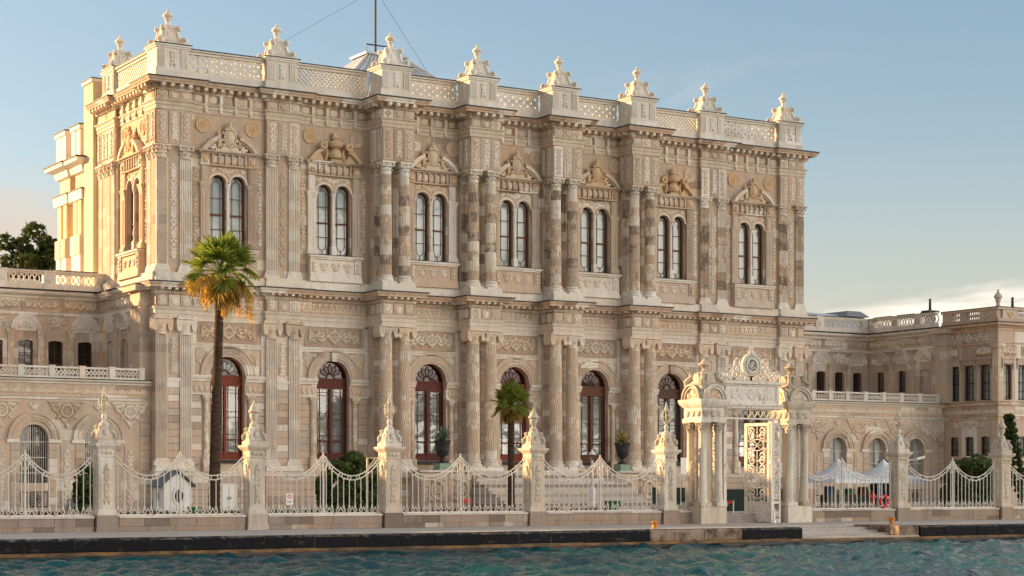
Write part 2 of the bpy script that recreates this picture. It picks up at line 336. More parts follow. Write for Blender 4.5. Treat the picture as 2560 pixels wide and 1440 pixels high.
# ------------------------------------------------------------------ carved relief: strokes -> height field -> raised mesh facing -y
def spiral(cx, cy, r0, turns=1.6, d=1, a0=0, w=.05, n=26):
    return [(cx + r0 * (1 - t) ** .9 * math.cos(a0 + d * t * turns * 6.283), cy + r0 * (1 - t) ** .9 * math.sin(a0 + d * t * turns * 6.283), w * (1 - .45 * t)) for t in np.linspace(0, .93, n)]
def leaf(x, y, ang, L, w, bend=0, n=7):
    out = []; a = R(ang)
    for i in range(n):
        t = i / (n - 1); out.append((x, y, max(.012, w * math.sin(math.pi * (.12 + .80 * t)) ** .8)))
        x += L / n * math.cos(a); y += L / n * math.sin(a); a += R(bend) / n
    return out
def ringp(cx, cy, r, w=.03, n=26, asp=1.0): return [(cx + r * math.cos(6.283 * i / n), cy + asp * r * math.sin(6.283 * i / n), w) for i in range(n)]
def rosette(cx, cy, r, n=8):
    p = [(cx, cy, r * .26)]
    for i in range(n):
        a = 6.283 * i / n; p += [(cx + q * r * math.cos(a), cy + q * r * math.sin(a), r * (.20 if q > .55 else .15)) for q in (.45, .62, .78)]
    return p
def linep(x0, y0, x1, y1, w=.025):
    n = max(2, int(math.hypot(x1 - x0, y1 - y0) / (w * .8))); return [(x0 + (x1 - x0) * i / n, y0 + (y1 - y0) * i / n, w) for i in range(n + 1)]
def mirror(p): return p + [(-x, y, r) for x, y, r in p]
def relief(name, mat, w, h, strokes, depth=.09, cell=.035):
    nx, ny = max(4, int(w / cell)), max(4, int(h / cell)); xs, ys = np.linspace(-w / 2, w / 2, nx + 1), np.linspace(0, h, ny + 1)
    X, Y = np.meshgrid(xs, ys); H = np.zeros_like(X); S = np.array(strokes)
    for sx, sy, sr in S:
        m = np.maximum(0, 1 - ((X - sx) ** 2 + (Y - sy) ** 2) / sr ** 2); H = np.maximum(H, m ** .38 * min(1.0, .45 + sr * 6))
    H[[0, -1], :] = 0; H[:, [0, -1]] = 0; H *= depth * 1.35
    keep = (H[:-1, :-1] + H[1:, :-1] + H[:-1, 1:] + H[1:, 1:]) > 1e-5
    idx = -np.ones(X.shape, int); mb = MB(); jj, ii = np.nonzero(keep); used = np.zeros(X.shape, bool)
    for a in (0, 1):
        for b in (0, 1): used[jj + a, ii + b] = True
    pts = np.argwhere(used); idx[used] = np.arange(len(pts))
    mb.v = [(float(X[j, i]), float(-H[j, i]), float(Y[j, i])) for j, i in pts]
    mb.f = [(int(idx[j, i]), int(idx[j, i + 1]), int(idx[j + 1, i + 1]), int(idx[j + 1, i])) for j, i in zip(jj, ii)]
    return mb.build(name, mat, True, 0)
# ================================================================== carved ornament library
def rel_scroll(w=2.7, h=.9, mat='carve'):
    def f():
        p = ringp(0, h * .5, h * .30, .06, 24) + rosette(0, h * .5, h * .22, 6) + leaf(0, h * .8, 90, h * .2, .08) + leaf(0, h * .18, 270, h * .12, .07)
        q = []
        for k, (cx, d) in enumerate(((w * .235, 1), (w * .39, -1))):
            q += spiral(cx, h * (.52 if k == 0 else .48), h * (.34 if k == 0 else .27), 1.5, d, math.pi * (1 if k == 0 else 0.2), .06)
            q += leaf(cx - .1, h * .12, 40, .3, .06, 60) + leaf(cx + .12, h * .9, -50, .3, .06, -60) + rosette(cx, h * .5, h * .13, 5)
        q += leaf(w * .46, h * .2, 100, h * .5, .06, 30) + leaf(w * .3, h * .5, 80, .25, .05)
        rg = random.Random(5); q = [(x, y, r * .85) for x, y, r in q]
        for _ in range(int(w * h * 14)): q += leaf(rg.uniform(.06, .48) * w, rg.uniform(.08, .85) * h, rg.uniform(0, 360), rg.uniform(.1, .2), .032, rg.choice((-80, 80)), 5)
        return relief('relief', mat, w, h, p + mirror(q), .13, .028)
    return cached(('scroll', w, h, mat), f)
def rel_tongue(n, tw=.345, h=.6, mat='carve'):
    def f():
        w = n * tw; p = []
        for i in range(n):
            x = -w / 2 + (i + .5) * tw
            p += leaf(x - .02, .06, 88, h * .8, .055, -14) + leaf(x + .02, h * .8, 30, .14, .05, -90) + leaf(x - .02, h * .8, 150, .10, .04, 90)
            p += ringp(x + tw / 2, h * .12, .09, .03, 12) + leaf(x + tw / 2, h * .25, 90, .25, .03)
        return relief('relief', mat, w, h, p, .09, .034)
    return cached(('tongue', n, h, mat), f)
def rel_arab(w, h, seed=0, mat='carve'):              # climbing vine: sinuous mirrored stems with curls, leaves, vases and rosettes
    def f():
        p = []; A = w * .27; P = .62 + .04 * (seed % 3); n = int(h / .028)
        for i in range(n):
            y = .06 + (h - .14) * i / n; p.append((A * math.sin(6.283 * y / P + seed), y, .026))
            if w > .38: p.append((-A * math.sin(6.283 * y / P + seed), y, .026))
        y = .10; k = seed
        while y < h - .16:
            sg = 1 if k % 2 else -1; c = k % 5
            if c == 0: p += rosette(0, y + .09, w * .26, 7)
            elif c == 1: p += mirror(spiral(w * .26, y + .10, w * .17, 1.3, 1, 2.6, .028, 18))
            elif c == 2: p += mirror(leaf(.02, y, 52, w * .48, .045, 70, 6)) + [(0, y + .08, .05), (0, y + .16, .035)]
            elif c == 3: p += ringp(0, y + .10, w * .17, .028, 14, 1.25) + [(0, y + .10, .04)] + mirror(leaf(w * .2, y, 80, .2, .035, -60, 5))
            else: p += mirror(leaf(.03, y + .12, -35, w * .42, .04, 60, 5) + leaf(.03, y + .02, 30, w * .4, .035, 50, 5))
            y += .215; k += 1
        p += leaf(0, h - .22, 90, .17, .05)
        return relief('relief', mat, w, h, p, .085, .024)
    return cached(('arab', round(w, 2), round(h, 2), seed, mat), f)
def rel_ros(w=.5, h=.45, kind=0, mat='carve'):
    def f():
        c = (0, h / 2); p = []
        if kind == 0: p = rosette(*c, h * .44, 8) + ringp(*c, h * .45, .022)
        elif kind == 1: p = mirror(spiral(w * .2, h * .6, h * .26, 1.2, 1, 3.1, .04) + leaf(.03, h * .1, 40, .2, .05, 60)) + leaf(0, h * .1, 90, h * .7, .06)
        else: p = linep(0, .03, w * .42, h / 2) + linep(w * .42, h / 2, 0, h - .03) + linep(0, .03, -w * .42, h / 2) + linep(-w * .42, h / 2, 0, h - .03) + rosette(*c, h * .25, 6)
        return relief('relief', mat, w, h, p, .075, .026)
    return cached(('ros', w, h, kind, mat), f)
def rel_spandrel(mat='carve'):
    def f():
        p = rosette(.28, .92, .19, 8) + ringp(.28, .92, .22, .03) + leaf(.28, .66, 265, .5, .07, 20) + leaf(.5, .98, 5, .45, .06, -20) + spiral(.2, .45, .12, 1.2, 1, 0, .04) + spiral(.72, .96, .11, 1.2, -1, 0, .04)
        return relief('relief', mat, 2.0, 1.2, p, .10, .034)
    return cached(('span', mat), f)
def rel_medal(mat='gold'):
    def f():
        mb = MB(); mb.lathe([(.44, .0), (.44, .05), (.41, .085), (.37, .085), (.35, .055), (.30, .05), (.28, .07), (.25, .07), (.235, .05), (.0, .05)], 28)
        for i in range(8):
            a = 6.283 * i / 8; mb.lathe([(.06, .04), (.05, .085), (.0, .1)], 6, .145 * math.cos(a), .145 * math.sin(a))
        for i in range(20):
            a = 6.283 * i / 20; mb.lathe([(.03, .04), (.0, .075)], 5, .325 * math.cos(a), .325 * math.sin(a))
        mb.lathe([(.08, .04), (.06, .10), (.0, .11)], 8)
        mb.v = [(x, -z, y) for x, y, z in mb.v]
        return mb.build('medallion', mat, True, 40)
    return cached(('medal', mat), f)

# ------------------------------------------------------------------ classical pieces
def m_drum(mat):                       # unit radius, unit height fluted drum
    return cached(('drum', mat), lambda: MB().lathe([(.975, 0), (1, .025), (1, .975), (.975, 1)], 44, flute=.085, nf=1).build('drum', mat, False))
def m_pilblock(mat):                   # unit width fluted pilaster block, front at y = 0
    def f():
        pts = []; n = 6; fl = .085; gap = (1 - n * fl) / (n + 1); x = -.5; pts.append((x, 0))
        for i in range(n):
            x += gap; pts += [(x, 0), (x + .012, .09), (x + fl - .012, .09), (x + fl, 0)]; x += fl
        pts += [(.5, 0), (.5, .3), (-.5, .3)]; k = len(pts); mb = MB()
        vs = [(x, y, z) for z in (.008, .992) for x, y in pts]
        mb.add(vs, [tuple(reversed(range(k))), tuple(range(k, 2 * k))] + [(i, (i + 1) % k, (i + 1) % k + k, i + k) for i in range(k)])
        return mb.build('shaft_block', mat)
    return cached(('pilb', mat), f)
def m_base(mat): return cached(('base', mat), lambda: MB().sq([(1.36, 0), (1.36, .24)]).lathe([(1.32, .24), (1.38, .36), (1.32, .5), (1.16, .54), (1.12, .68), (1.20, .74), (1.22, .84), (1.14, .92), (1.04, .95), (1.0, 1.0)], 28).build('column', mat, True))
def m_pbase(mat): return cached(('pbase', mat), lambda: MB().sq([(.72, 0), (.72, .3), (.66, .36), (.69, .5), (.64, .6), (.56, .68), (.60, .8), (.52, .92), (.5, 1.0)], 0, 0, 0, .55).build('pilaster', mat))
def m_corinth(mat):                     # unit radius bell, unit height
    def f():
        mb = MB(); mb.lathe([(1.04, 0), (1.08, .04), (.98, .08), (.98, .5), (1.08, .72), (1.3, .86), (1.3, .86)], 20)
        for row, (z0, z1, o, m_) in enumerate(((.06, .42, 1.25, 8), (.30, .68, 1.36, 8))):
            for i in range(m_):
                a = 6.283 * (i + .5 * row) / m_; c, q = math.cos(a), math.sin(a); tx, ty = -q, c
                def P(r, z, s): return (r * c + s * tx, r * q + s * ty, z)
                mb.add([P(.96, z0, -.24), P(.96, z0, .24), P(1.12, z1 - .08, .28), P(1.12, z1 - .08, -.28), P(o, z1, .2), P(o, z1, -.2), P(o + .07, z1 - .10, .13), P(o + .07, z1 - .10, -.13)],
                       [(0, 1, 2, 3), (3, 2, 4, 5), (5, 4, 6, 7), (7, 6, 2, 3)])
        for i in range(4):
            a = math.pi / 4 + i * math.pi / 2; mb.lathe([(.02, -.16), (.16, -.11), (.22, 0), (.16, .11), (.02, .16)], 8, 1.55 * math.cos(a), 1.55 * math.sin(a), .74)
        for i in range(4):
            a = i * math.pi / 2; mb.lathe([(.02, -.14), (.17, 0), (.02, .14)], 7, 1.30 * math.cos(a), 1.30 * math.sin(a), .82)
        mb.sq([(1.28, .86), (1.42, .9), (1.42, 1.0)]); return mb.build('capital', mat, True, 50)
    return cached(('cor', mat), f)
def m_ionic(mat):
    def f():
        mb = MB(); mb.lathe([(1.03, 0), (1.08, .05), (1.0, .1), (1.0, .4), (1.12, .56), (1.2, .62)], 20)
        for i in range(8):
            a = 6.283 * i / 8; c, q = math.cos(a), math.sin(a)
            def P(r, z, s): return (r * c - s * q, r * q + s * c, z)
            mb.add([P(.98, .08, -.26), P(.98, .08, .26), P(1.12, .42, .26), P(1.12, .42, -.26), P(1.30, .5, .18), P(1.30, .5, -.18), P(1.33, .38, .1), P(1.33, .38, -.1)], [(0, 1, 2, 3), (3, 2, 4, 5), (5, 4, 6, 7), (7, 6, 2, 3)])
        for sx in (-1, 1):
            for (r0, r1, y0) in ((.0, .44, -1.22), (.27, .47, -1.30), (.06, .17, -1.30)):
                mb.arcband(sx * 1.30, .66, max(r0, .01), r1, y0, 1.2, 0, 360, 18)
        mb.box(-1.3, -1.18, .60, 1.3, 1.18, .90); mb.sq([(1.30, .88), (1.46, .92), (1.46, 1.0)])
        for i in range(5): mb.lathe([(.02, -.1), (.11, 0), (.02, .1)], 6, -.6 + .3 * i, -1.2, .72)
        return mb.build('capital', mat, True, 40)
    return cached(('ion', mat), f)
def column(par, x, y, z0, zb, zs, zc, r, mat, capm, basem, cap='cor', n=10):
    c = ob('column', m_base(basem), par, T(x, y, z0, 0, r, r, zb - z0)); h = (zs - zb) / n
    for i in range(n):
        rr = r * (1 - .12 * (max(0, i / n - .3)) / .7); ob('drum', m_drum(mat), c, T(x, y, zb + i * h, 7 * i, rr, rr, h))
    ob('capital', (m_corinth if cap == 'cor' else m_ionic)(capm), c, T(x, y, zs, 0, r * .9, r * .9, zc - zs)); return c
def pilaster(par, fr, x, y, z0, zb, zs, zc, w, mat, capm, basem, cap='cor', n=10):
    c = ob('pilaster', m_pbase(basem), par, fr @ T(x, y + .1, z0, 0, w, .4, zb - z0)); h = (zs - zb) / n
    for i in range(n): ob('shaft_block', m_pilblock(mat), c, fr @ T(x, y, zb + i * h, 0, w, .6, h))
    ob('capital', (m_corinth if cap == 'cor' else m_ionic)(capm), c, fr @ T(x, y + .12, zs, 0, w * .5, .22, zc - zs)); return c

# ================================================================== the ceremonial hall
hall = thing('palace_hall', 'tall two storey carved stone palace block with paired columns and roof urns', 'palace', (22, 10, 1.5))
W_S, W_C, C_F = .25, -.15, -1.55
PIERS = [(1.0, 'P'), (7.3, 'P'), (13.58, 'C'), (19.2, 'C'), (24.8, 'C'), (30.42, 'C'), (36.7, 'P'), (43.0, 'P')]
BAYS = []
for (a, ka), (b, kb) in zip(PIERS[:-1], PIERS[1:]):
    BAYS.append(((a + b) / 2, (b - a) / 2 - 1.0, W_C if (ka == 'C' and kb == 'C') else W_S))
path = [(0, 9.3), (0, 6.3), (.25, 6.3), (.25, 1.5), (0, 1.5), (0, 0)]
for i, (xc, k) in enumerate(PIERS):
    f = 0 if k == 'P' else C_F
    if i: path.append((xc - 1.0, BAYS[i - 1][2])); path.append((xc - 1.0, f))
    path.append((xc + 1.0, f))
    if i < 7: path.append((xc + 1.0, BAYS[i][2]))
path += [(44, 1.5), (44, 8)]
def sweep_part(name, prof, mat, smooth=False): return ob(name, MB().sweep(path, prof).build(name, mat, smooth), hall)
sweep_part('cornice', [(0, 23.72), (.1, 23.72), (.14, 23.86), (.2, 23.9), (.2, 24.02), (.58, 24.03), (.58, 24.11), (.62, 24.13), (.68, 24.24), (.68, 24.26), (0, 24.27)], 'corn')
sweep_part('flashing', [(0, 24.275), (.71, 24.262), (.71, 24.335), (0, 24.35)], 'lead')
sweep_part('architrave', [(0, 22.70), (.05, 22.72), (.05, 22.92), (.09, 22.94), (.09, 23.10), (.17, 23.17), (.17, 23.23), (0, 23.25)], 'carve')
sweep_part('cornice', [(0, 12.97), (.07, 12.97), (.07, 13.14), (.14, 13.18), (.14, 13.28), (.50, 13.29), (.50, 13.37), (.60, 13.5), (.60, 13.54), (0, 13.56)], 'corn')
sweep_part('flashing', [(0, 13.565), (.63, 13.545), (.63, 13.61), (0, 13.63)], 'lead')
sweep_part('architrave', [(0, 11.72), (.04, 11.72), (.04, 11.92), (.08, 11.93), (.08, 12.1), (.10, 12.12), (.17, 12.24), (.17, 12.29), (0, 12.3)], 'carve')
sweep_part('string_course', [(0, 3.35), (.10, 3.38), (.10, 3.50), (.16, 3.54), (.16, 3.60), (0, 3.62)], 'pale')
# modillions and dentils along the path
m_mod = cached('mod', lambda: MB().box(-.10, -.53, 23.87, .10, -.2, 24.025).box(-.075, -.48, 23.83, .075, -.2, 23.87).build('modillion', 'carve'))
m_mod2 = cached('mod2', lambda: MB().box(-.085, -.45, 13.18, .085, -.13, 13.285).build('modillion', 'carve'))
dent = MB()
for (ax, ay), (bx, by) in zip(path[:-1], path[1:]):
    L = math.hypot(bx - ax, by - ay); d = ((bx - ax) / L, (by - ay) / L); ang = math.degrees(math.atan2(d[1], d[0]))
    if ax > 43.9 and by > 2: continue
    if L > .8:
        for me, pitch in ((m_mod, .47), (m_mod2, .40)):
            n = max(2, round(L / pitch))
            for i in range(n):
                s = (i + .5) * L / n; ob('modillion', me, hall, T(ax + d[0] * s, ay + d[1] * s, 0, ang))
        n = int(L / .13); nx, ny = d[1], -d[0]
        for i in range(n):
            s = (i + .5) * L / n; c = (ax + d[0] * s, ay + d[1] * s); q = [(c[0] + d[0] * u + nx * v, c[1] + d[1] * u + ny * v) for u, v in ((-.035, .06), (.035, .06), (.035, .125), (-.035, .125))]
            dent.add([(x, y, z) for z in (13.0, 13.12) for x, y in q], [(3, 2, 1, 0), (4, 5, 6, 7), (0, 1, 5, 4), (1, 2, 6, 5), (2, 3, 7, 6), (3, 0, 4, 7)])
o = ob('dentil_course', dent.build('dentil_course', 'carve'), hall); o['kind'] = 'stuff'
# solid core and roof
core = MB().box(.6, 1.6, 1.5, 43.4, 9.2, 24.2).box(9, 9.3, 1.5, 43.4, 38, 24.2).box(.32, .9, 1.5, .595, 9.2, 13.5).box(.32, 8.7, 1.5, 43, 9.29, 24.0); ob('core_wall', core.build('core_wall', 'wall'), hall)
ob('roof', MB().frust(1.0, 43.0, 1.7, 9.2, 24.3, 24.9, 3, 3).frust(9.1, 43.0, 9.3, 37, 24.3, 25.6, 6, 6).build('roof', 'roof'), hall)

# ------------------------------------------------------------------ upper window bay
def m_upwall(hw): return cached(('upw', round(hw, 2)), lambda: MB().archwall(-hw, 0, 13.55, 24.05, 0, -.57, .46, 19.05, 15.62, .5).archwall(0, hw, 13.55, 24.05, 0, .57, .46, 19.05, 15.62, .5).build('wall', 'wall'))
m_wfr = cached('wfr', lambda: MB().archframe(0, .46, 19.05, 15.62, .075, .20, .32).box(-.40, .21, 17.36, .40, .30, 17.45).build('window', 'woodb'))
def _bars():
    mb = MB(); r = .23
    pts = [(-r, .24, 16.2)] + [(-r * math.cos(math.pi * i / 10), .24, 19.0 + r * math.sin(math.pi * i / 10)) for i in range(11)] + [(r, .24, 16.2)]
    pts += [(r * math.cos(math.pi * i / 10), .24, 16.15 - r * math.sin(math.pi * i / 10)) for i in range(11)]
    mb.tube(pts, .022, 4, closed=True)
    for z in (16.62, 18.3): mb.box(-.39, .225, z - .02, .39, .255, z + .02)
    for z0, z1 in ((19.23, 19.43), (15.7, 15.93)): mb.box(-.014, .225, z0, .014, .255, z1)
    for sx in (-1, 1): mb.box(sx * .31 - .09, .225, 18.98, sx * .31 + .09, .255, 19.0).box(sx * .31 - .09, .225, 16.15, sx * .31 + .09, .255, 16.17)
    return mb.build('glazing_bars', 'woodb')
m_wbar = cached('wbar', _bars)
m_wpane = cached('wpane', lambda: MB().archpoly(0, .40, 19.05, 15.68, .265).build('pane', 'glass2'))
m_wblind = cached('wblind', lambda: MB().archpoly(0, .44, 19.05, 15.64, .36).build('blind', 'blind'))
m_arch = cached('uarch', lambda: MB().arcband(0, 19.05, .46, .53, -.10, .02).arcband(0, 19.05, .53, .60, -.05, .02).build('archivolt', 'carve'))
m_colon = cached('colon', lambda: MB().sq([(.14, 15.62), (.14, 16.1), (.11, 16.14)], 0, .02).lathe([(.10, 16.14), (.12, 16.2), (.075, 16.3), (.11, 16.45), (.12, 16.6), (.09, 16.8), (.07, 16.95), (.12, 17.05), (.09, 17.12), (.085, 18.6), (.075, 18.68)], 12, 0, .02).lathe([(.08, 18.68), (.11, 18.72), (.09, 18.76), (.14, 18.95), (.17, 19.05)], 10, 0, .02).build('colonnette', 'palepc', True))
m_aed = cached('aed', lambda: MB().box(-.32, -.26, 15.57, .32, .02, 15.85).box(-.28, -.20, 15.85, .28, .02, 15.95).box(-.24, -.16, 15.95, .24, .02, 18.62)
               .box(-.13, -.185, 16.1, -.05, -.15, 18.5).box(.05, -.185, 16.1, .13, -.15, 18.5).frust(-.26, .26, -.18, .02, 18.62, 18.72, .0, .0).frust(-.24, .24, -.18, .02, 18.72, 18.98, -.09, -.07).box(-.35, -.27, 18.98, .35, .02, 19.06)
               .box(-.20, -.13, 19.06, .20, .02, 19.98).box(-.12, -.16, 19.15, .12, -.12, 19.88).build('window_pilaster', 'block'))
def _ent():
    mb = MB(); mb.box(-1.66, -.20, 19.98, 1.66, .02, 20.06).box(-1.62, -.14, 20.06, 1.62, .02, 20.60).box(-1.72, -.30, 20.60, 1.72, .02, 20.68).box(-1.80, -.42, 20.68, 1.80, .02, 20.76)
    for i in range(6): mb.frust(-.95 + .38 * i - .06, -.95 + .38 * i + .06, -.27, -.1, 20.08, 20.6, 0, 0)
    for sx in (-1, 1): mb.box(sx * 1.36 - .24, -.22, 20.0, sx * 1.36 + .24, 0, 20.6)
    return mb.build('window_entablature', 'wall')
m_ent = cached('ent', _ent)
ARC_R, ARC_Z = 1.907, 19.80
m_pedA = cached('pedA', lambda: MB().arcband(0, ARC_Z, ARC_R - .20, ARC_R, -.42, .02, 30, 72, 9).arcband(0, ARC_Z, ARC_R - .20, ARC_R, -.42, .02, 108, 150, 9).arcband(0, ARC_Z, ARC_R - .28, ARC_R - .2, -.30, .02, 30, 150, 16).build('pediment', 'carve'))
def _pedB():
    mb = MB().arcband(0, ARC_Z, ARC_R - .20, ARC_R, -.42, .02, 30, 64, 8); sx = 1
    mb.arcband(.78, 21.62, .01, .20, -.46, .0, 0, 360, 16).arcband(.78, 21.62, .12, .22, -.52, .0, 0, 360, 16).arcband(.78, 21.62, .02, .06, -.56, 0, 0, 360, 10)
    mb.prism([(.62, 20.78), (1.5, 20.78), (.95, 21.35)], -.2, .02)
    mb.tube([(.60 - .12 * math.sin(i * .5), -.25, 20.85 + .12 * i) for i in range(6)], .07, 6)
    return mb.build('pediment_half', 'gold')
m_pedB = cached('pedB', _pedB)
def _crestA():
    mb = MB(); mb.box(-.85, -.40, 20.76, .85, .0, 20.86).box(-.62, -.36, 20.86, .62, 0, 21.0)
    for i in range(24):
        a = 6.283 * i / 24; mb.lathe([(.0, -.07), (.06, -.04), (.07, 0), (.06, .04), (.0, .07)], 6, .33 * math.cos(a), -.36, 21.5 + .45 * math.sin(a))
    sh = MB().lathe([(.30, 0), (.27, .12), (.15, .18), (.0, .2)], 16); sh.v = [(x, -z - .25, y * 1.35 + 21.5) for x, y, z in sh.v]; mb.add(sh.v, sh.f)
    for (x, z, r) in ((0, 22.08, .17), (-.14, 22.0, .11), (.14, 22.0, .11), (0, 22.28, .11), (-.22, 21.95, .09), (.22, 21.95, .09), (-.34, 21.1, .13), (.34, 21.1, .13), (0, 21.02, .14), (-.42, 21.35, .09), (.42, 21.35, .09), (-.18, 21.08, .1), (.18, 21.08, .1), (-.38, 21.75, .09), (.38, 21.75, .09)):
        mb.lathe([(.0, -r), (r * .8, -r * .6), (r, 0), (r * .8, r * .6), (.0, r)], 7, x, -.28, z)
    return mb.build('crest', 'gold', True, 50)
m_crestA = cached('crestA', _crestA)
m_fin = cached('ufin', lambda: MB().box(-.10, -.36, 20.86, .10, -.08, 21.35).lathe([(.09, 21.35), (.12, 21.4), (.07, 21.48), (.14, 21.62), (.15, 21.66), (.09, 21.72), (.06, 21.8), (.0, 21.98)], 10, 0, -.2).build('urn', 'gold', True))
m_vase = cached('vase', lambda: MB().sq([(.30, 20.77), (.30, 20.9)], 0, -.2, 0, .7).lathe([(.22, 20.9), (.36, 21.0), (.40, 21.2), (.28, 21.4), (.16, 21.48), (.40, 21.62), (.46, 21.78), (.42, 21.86), (.20, 21.92), (.17, 22.0), (.26, 22.06), (.19, 22.14), (.15, 22.3), (.10, 22.42), (.0, 22.46)], 16, 0, -.22)
                .tube([(-.4, -.22, 21.75), (-.56, -.22, 21.95), (-.42, -.22, 22.05), (-.36, -.22, 21.9)], .05, 5).tube([(.4, -.22, 21.75), (.56, -.22, 21.95), (.42, -.22, 22.05), (.36, -.22, 21.9)], .05, 5).build('vase', 'gold', True))
def rel_tymp(): return cached('utymp', lambda: relief('relief', 'carve', 2.9, .75, mirror(leaf(.55, .1, 25, .6, .11, 40) + leaf(.75, .12, 5, .5, .1, 30) + spiral(.62, .3, .16, 1.2, 1, 0, .06) + leaf(1.0, .12, 50, .2, .07)), .14, .04))
m_sill = cached('sill', lambda: MB().box(-1.66, -.50, 15.44, 1.66, .02, 15.55).box(-1.58, -.42, 15.34, 1.58, .02, 15.44).build('balcony', 'pale'))
m_silll = cached('silll', lambda: MB().box(-1.69, -.53, 15.552, 1.69, .0, 15.575).build('flashing', 'lead'))
m_silp = cached('silp', lambda: MB().box(-1.5, -.30, 14.55, 1.5, .02, 15.34).box(-1.56, -.36, 14.1, -1.15, 0, 15.34).box(1.15, -.36, 14.1, 1.56, 0, 15.34).frust(-1.62, 1.62, -.44, .02, 14.1, 14.55, .08, .08).build('balcony_panel', 'block'))
def m_plin(hw): return cached(('plin', round(hw, 2)), lambda: MB().box(-hw, -.34, 13.6, hw, .02, 13.86).box(-hw, -.28, 13.86, hw, .02, 14.1).build('plinth', 'drumpale'))
m_cons = cached('cons', lambda: MB().box(-.09, -.20, 23.3, .09, .02, 23.72).frust(-.085, .085, -.15, .02, 22.98, 23.3, -.0, -.0).box(-.075, -.17, 22.8, .075, 0, 22.98).build('console', 'carve'))
m_cpan = cached('cpan', lambda: MB().box(-.26, -.045, 23.28, .26, .02, 23.70).build('frieze_panel', 'block'))

def upper_bay(x, y, hw, kind, rz=0, gold=True):
    fr = T(x, y, 0, rz)
    ob('wall', m_upwall(hw), hall, fr)
    for sx in (-.57, .57):
        w = ob('window', m_wfr, hall, fr @ T(sx)); ob('glazing_bars', m_wbar, w, fr @ T(sx)); ob('pane', m_wpane, w, fr @ T(sx)); ob('blind', m_wblind, w, fr @ T(sx))
        ob('archivolt', m_arch, hall, fr @ T(sx))
    ob('colonnette', m_colon, hall, fr)
    for sx in (-1.36, 1.36): ob('window_pilaster', m_aed, hall, fr @ T(sx))
    ob('relief', cached('overw', lambda: relief('relief', 'carve', 2.1, .62, [q for q in mirror(spiral(.22, .42, .13, 1.3, 1, 3, .04) + leaf(.35, .45, 20, .3, .05, -40) + leaf(.7, .5, -20, .25, .05) + spiral(.86, .40, .1, 1.2, -1, 0, .035)) + rosette(0, .32, .13, 6) + leaf(0, .05, 90, .15, .05)], .08, .032)), hall, fr @ T(0, 0, 19.36))
    e = ob('window_entablature', m_ent, hall, fr)
    for i in range(5): ob('rosette', rel_ros(.28, .36, 0), e, fr @ T(-.76 + .38 * i, -.14, 20.15))
    for sx in (-1.36, 1.36): ob('rosette', rel_ros(.30, .40, 1, 'gold'), e, fr @ T(sx, -.22, 20.1))
    if kind == 'A':
        p = ob('pediment', m_pedA, hall, fr); ob('crest', m_crestA, p, fr)
        for sx in (-.58, .58): ob('urn', m_fin, p, fr @ T(sx))
        ob('relief', rel_tymp(), p, fr @ T(0, -.05, 20.77))
    else:
        ob('pediment_half', m_pedB, hall, fr); ob('pediment_half', m_pedB, hall, fr @ T(0, 0, 0, 0, -1)); ob('pediment_vase', m_vase, hall, fr)
    for sx in (-1.43, 1.43): ob('medallion', rel_medal(), hall, fr @ T(sx, 0, 22.12))
    b = ob('balcony', m_sill, hall, fr); ob('flashing', m_silll, b, fr); ob('balcony_panel', m_silp, b, fr)
    for k in range(3): ob('relief', rel_ros(.62, .62, 1), b, fr @ T(-.72 + .72 * k, -.30, 14.66))
    for sx in (-1.355, 1.355): ob('relief', rel_arab(.3, .8, 1), b, fr @ T(sx, -.36, 14.5))
    ob('plinth', m_plin(hw), hall, fr)
    n = 5 if hw > 2 else 4; st = 2 * hw / n
    for k in range(n):
        if k: ob('console', m_cons, hall, fr @ T(-hw + st * k))
        q = ob('frieze_panel', m_cpan, hall, fr @ T(-hw + st * (k + .5))); ob('rosette', rel_ros(.4, .38, 0), q, fr @ T(-hw + st * (k + .5), -.045, 23.30))
    if hw > 2:
        for sx in (-1.86, 1.86): ob('relief', rel_arab(.32, 4.2, 3), hall, fr @ T(sx, 0, 15.75))

# ------------------------------------------------------------------ lower door bay
def m_lowall(hw): return cached(('low', round(hw, 2)), lambda: MB().archwall(-hw, hw, 3.3, 13.0, 0, 0, 1.0, 8.78, 4.25, .62, 18).build('wall', 'lowwall'))
def door_meshes(mat):
    def frame():
        mb = MB().archframe(0, 1.0, 8.78, 4.25, .10, .34, .50, 18).box(-.92, .35, 8.28, .92, .48, 8.78).box(-.95, .31, 8.70, .95, .5, 8.80).box(-.95, .31, 8.22, .95, .5, 8.30)
        mb.box(-.075, .33, 4.3, .075, .48, 8.25)
        return mb.build('door', mat)
    def leafm():
        mb = MB()                        # one leaf, x from 0 to .84
        for x in (.18, .64): mb.box(x - .014, .375, 4.35, x + .014, .405, 8.22)
        for z in (5.35, 5.62, 6.55, 6.85, 7.85, 8.02): mb.box(.02, .375, z - .016, .84, .41, z + .016)
        mb.box(0, .36, 4.33, .86, .45, 4.62).box(.80, .36, 4.62, .86, .45, 8.22).box(.0, .36, 4.62, .05, .45, 8.22).box(.16, .365, 4.62, .66, .42, 4.68)
        mb.box(.16, .365, 5.28, .66, .42, 5.36); return mb.build('door_leaf', mat)
    def fan():
        mb = MB()
        mb.arcband(0, 8.82, .20, .24, .37, .41, 0, 180, 10)
        for i in range(7):
            a = R(180 * (i + .5) / 7); c, q = math.cos(a), math.sin(a)
            pts = []
            for s in (-1, 1):
                seg = [(.24, 0), (.38, .09), (.55, .13), (.70, .07), (.78, 0)]
                seg = seg if s < 0 else seg[::-1][1:-1]
                pts += [(u * c - s * v * q, .39, 8.82 + u * q + s * v * c) for u, v in seg]
            mb.tube(pts, .016, 4, closed=True)
        return mb.build('fanlight', mat)
    return cached(('dfr', mat), frame), cached(('dlf', mat), leafm), cached(('dfan', mat), fan)
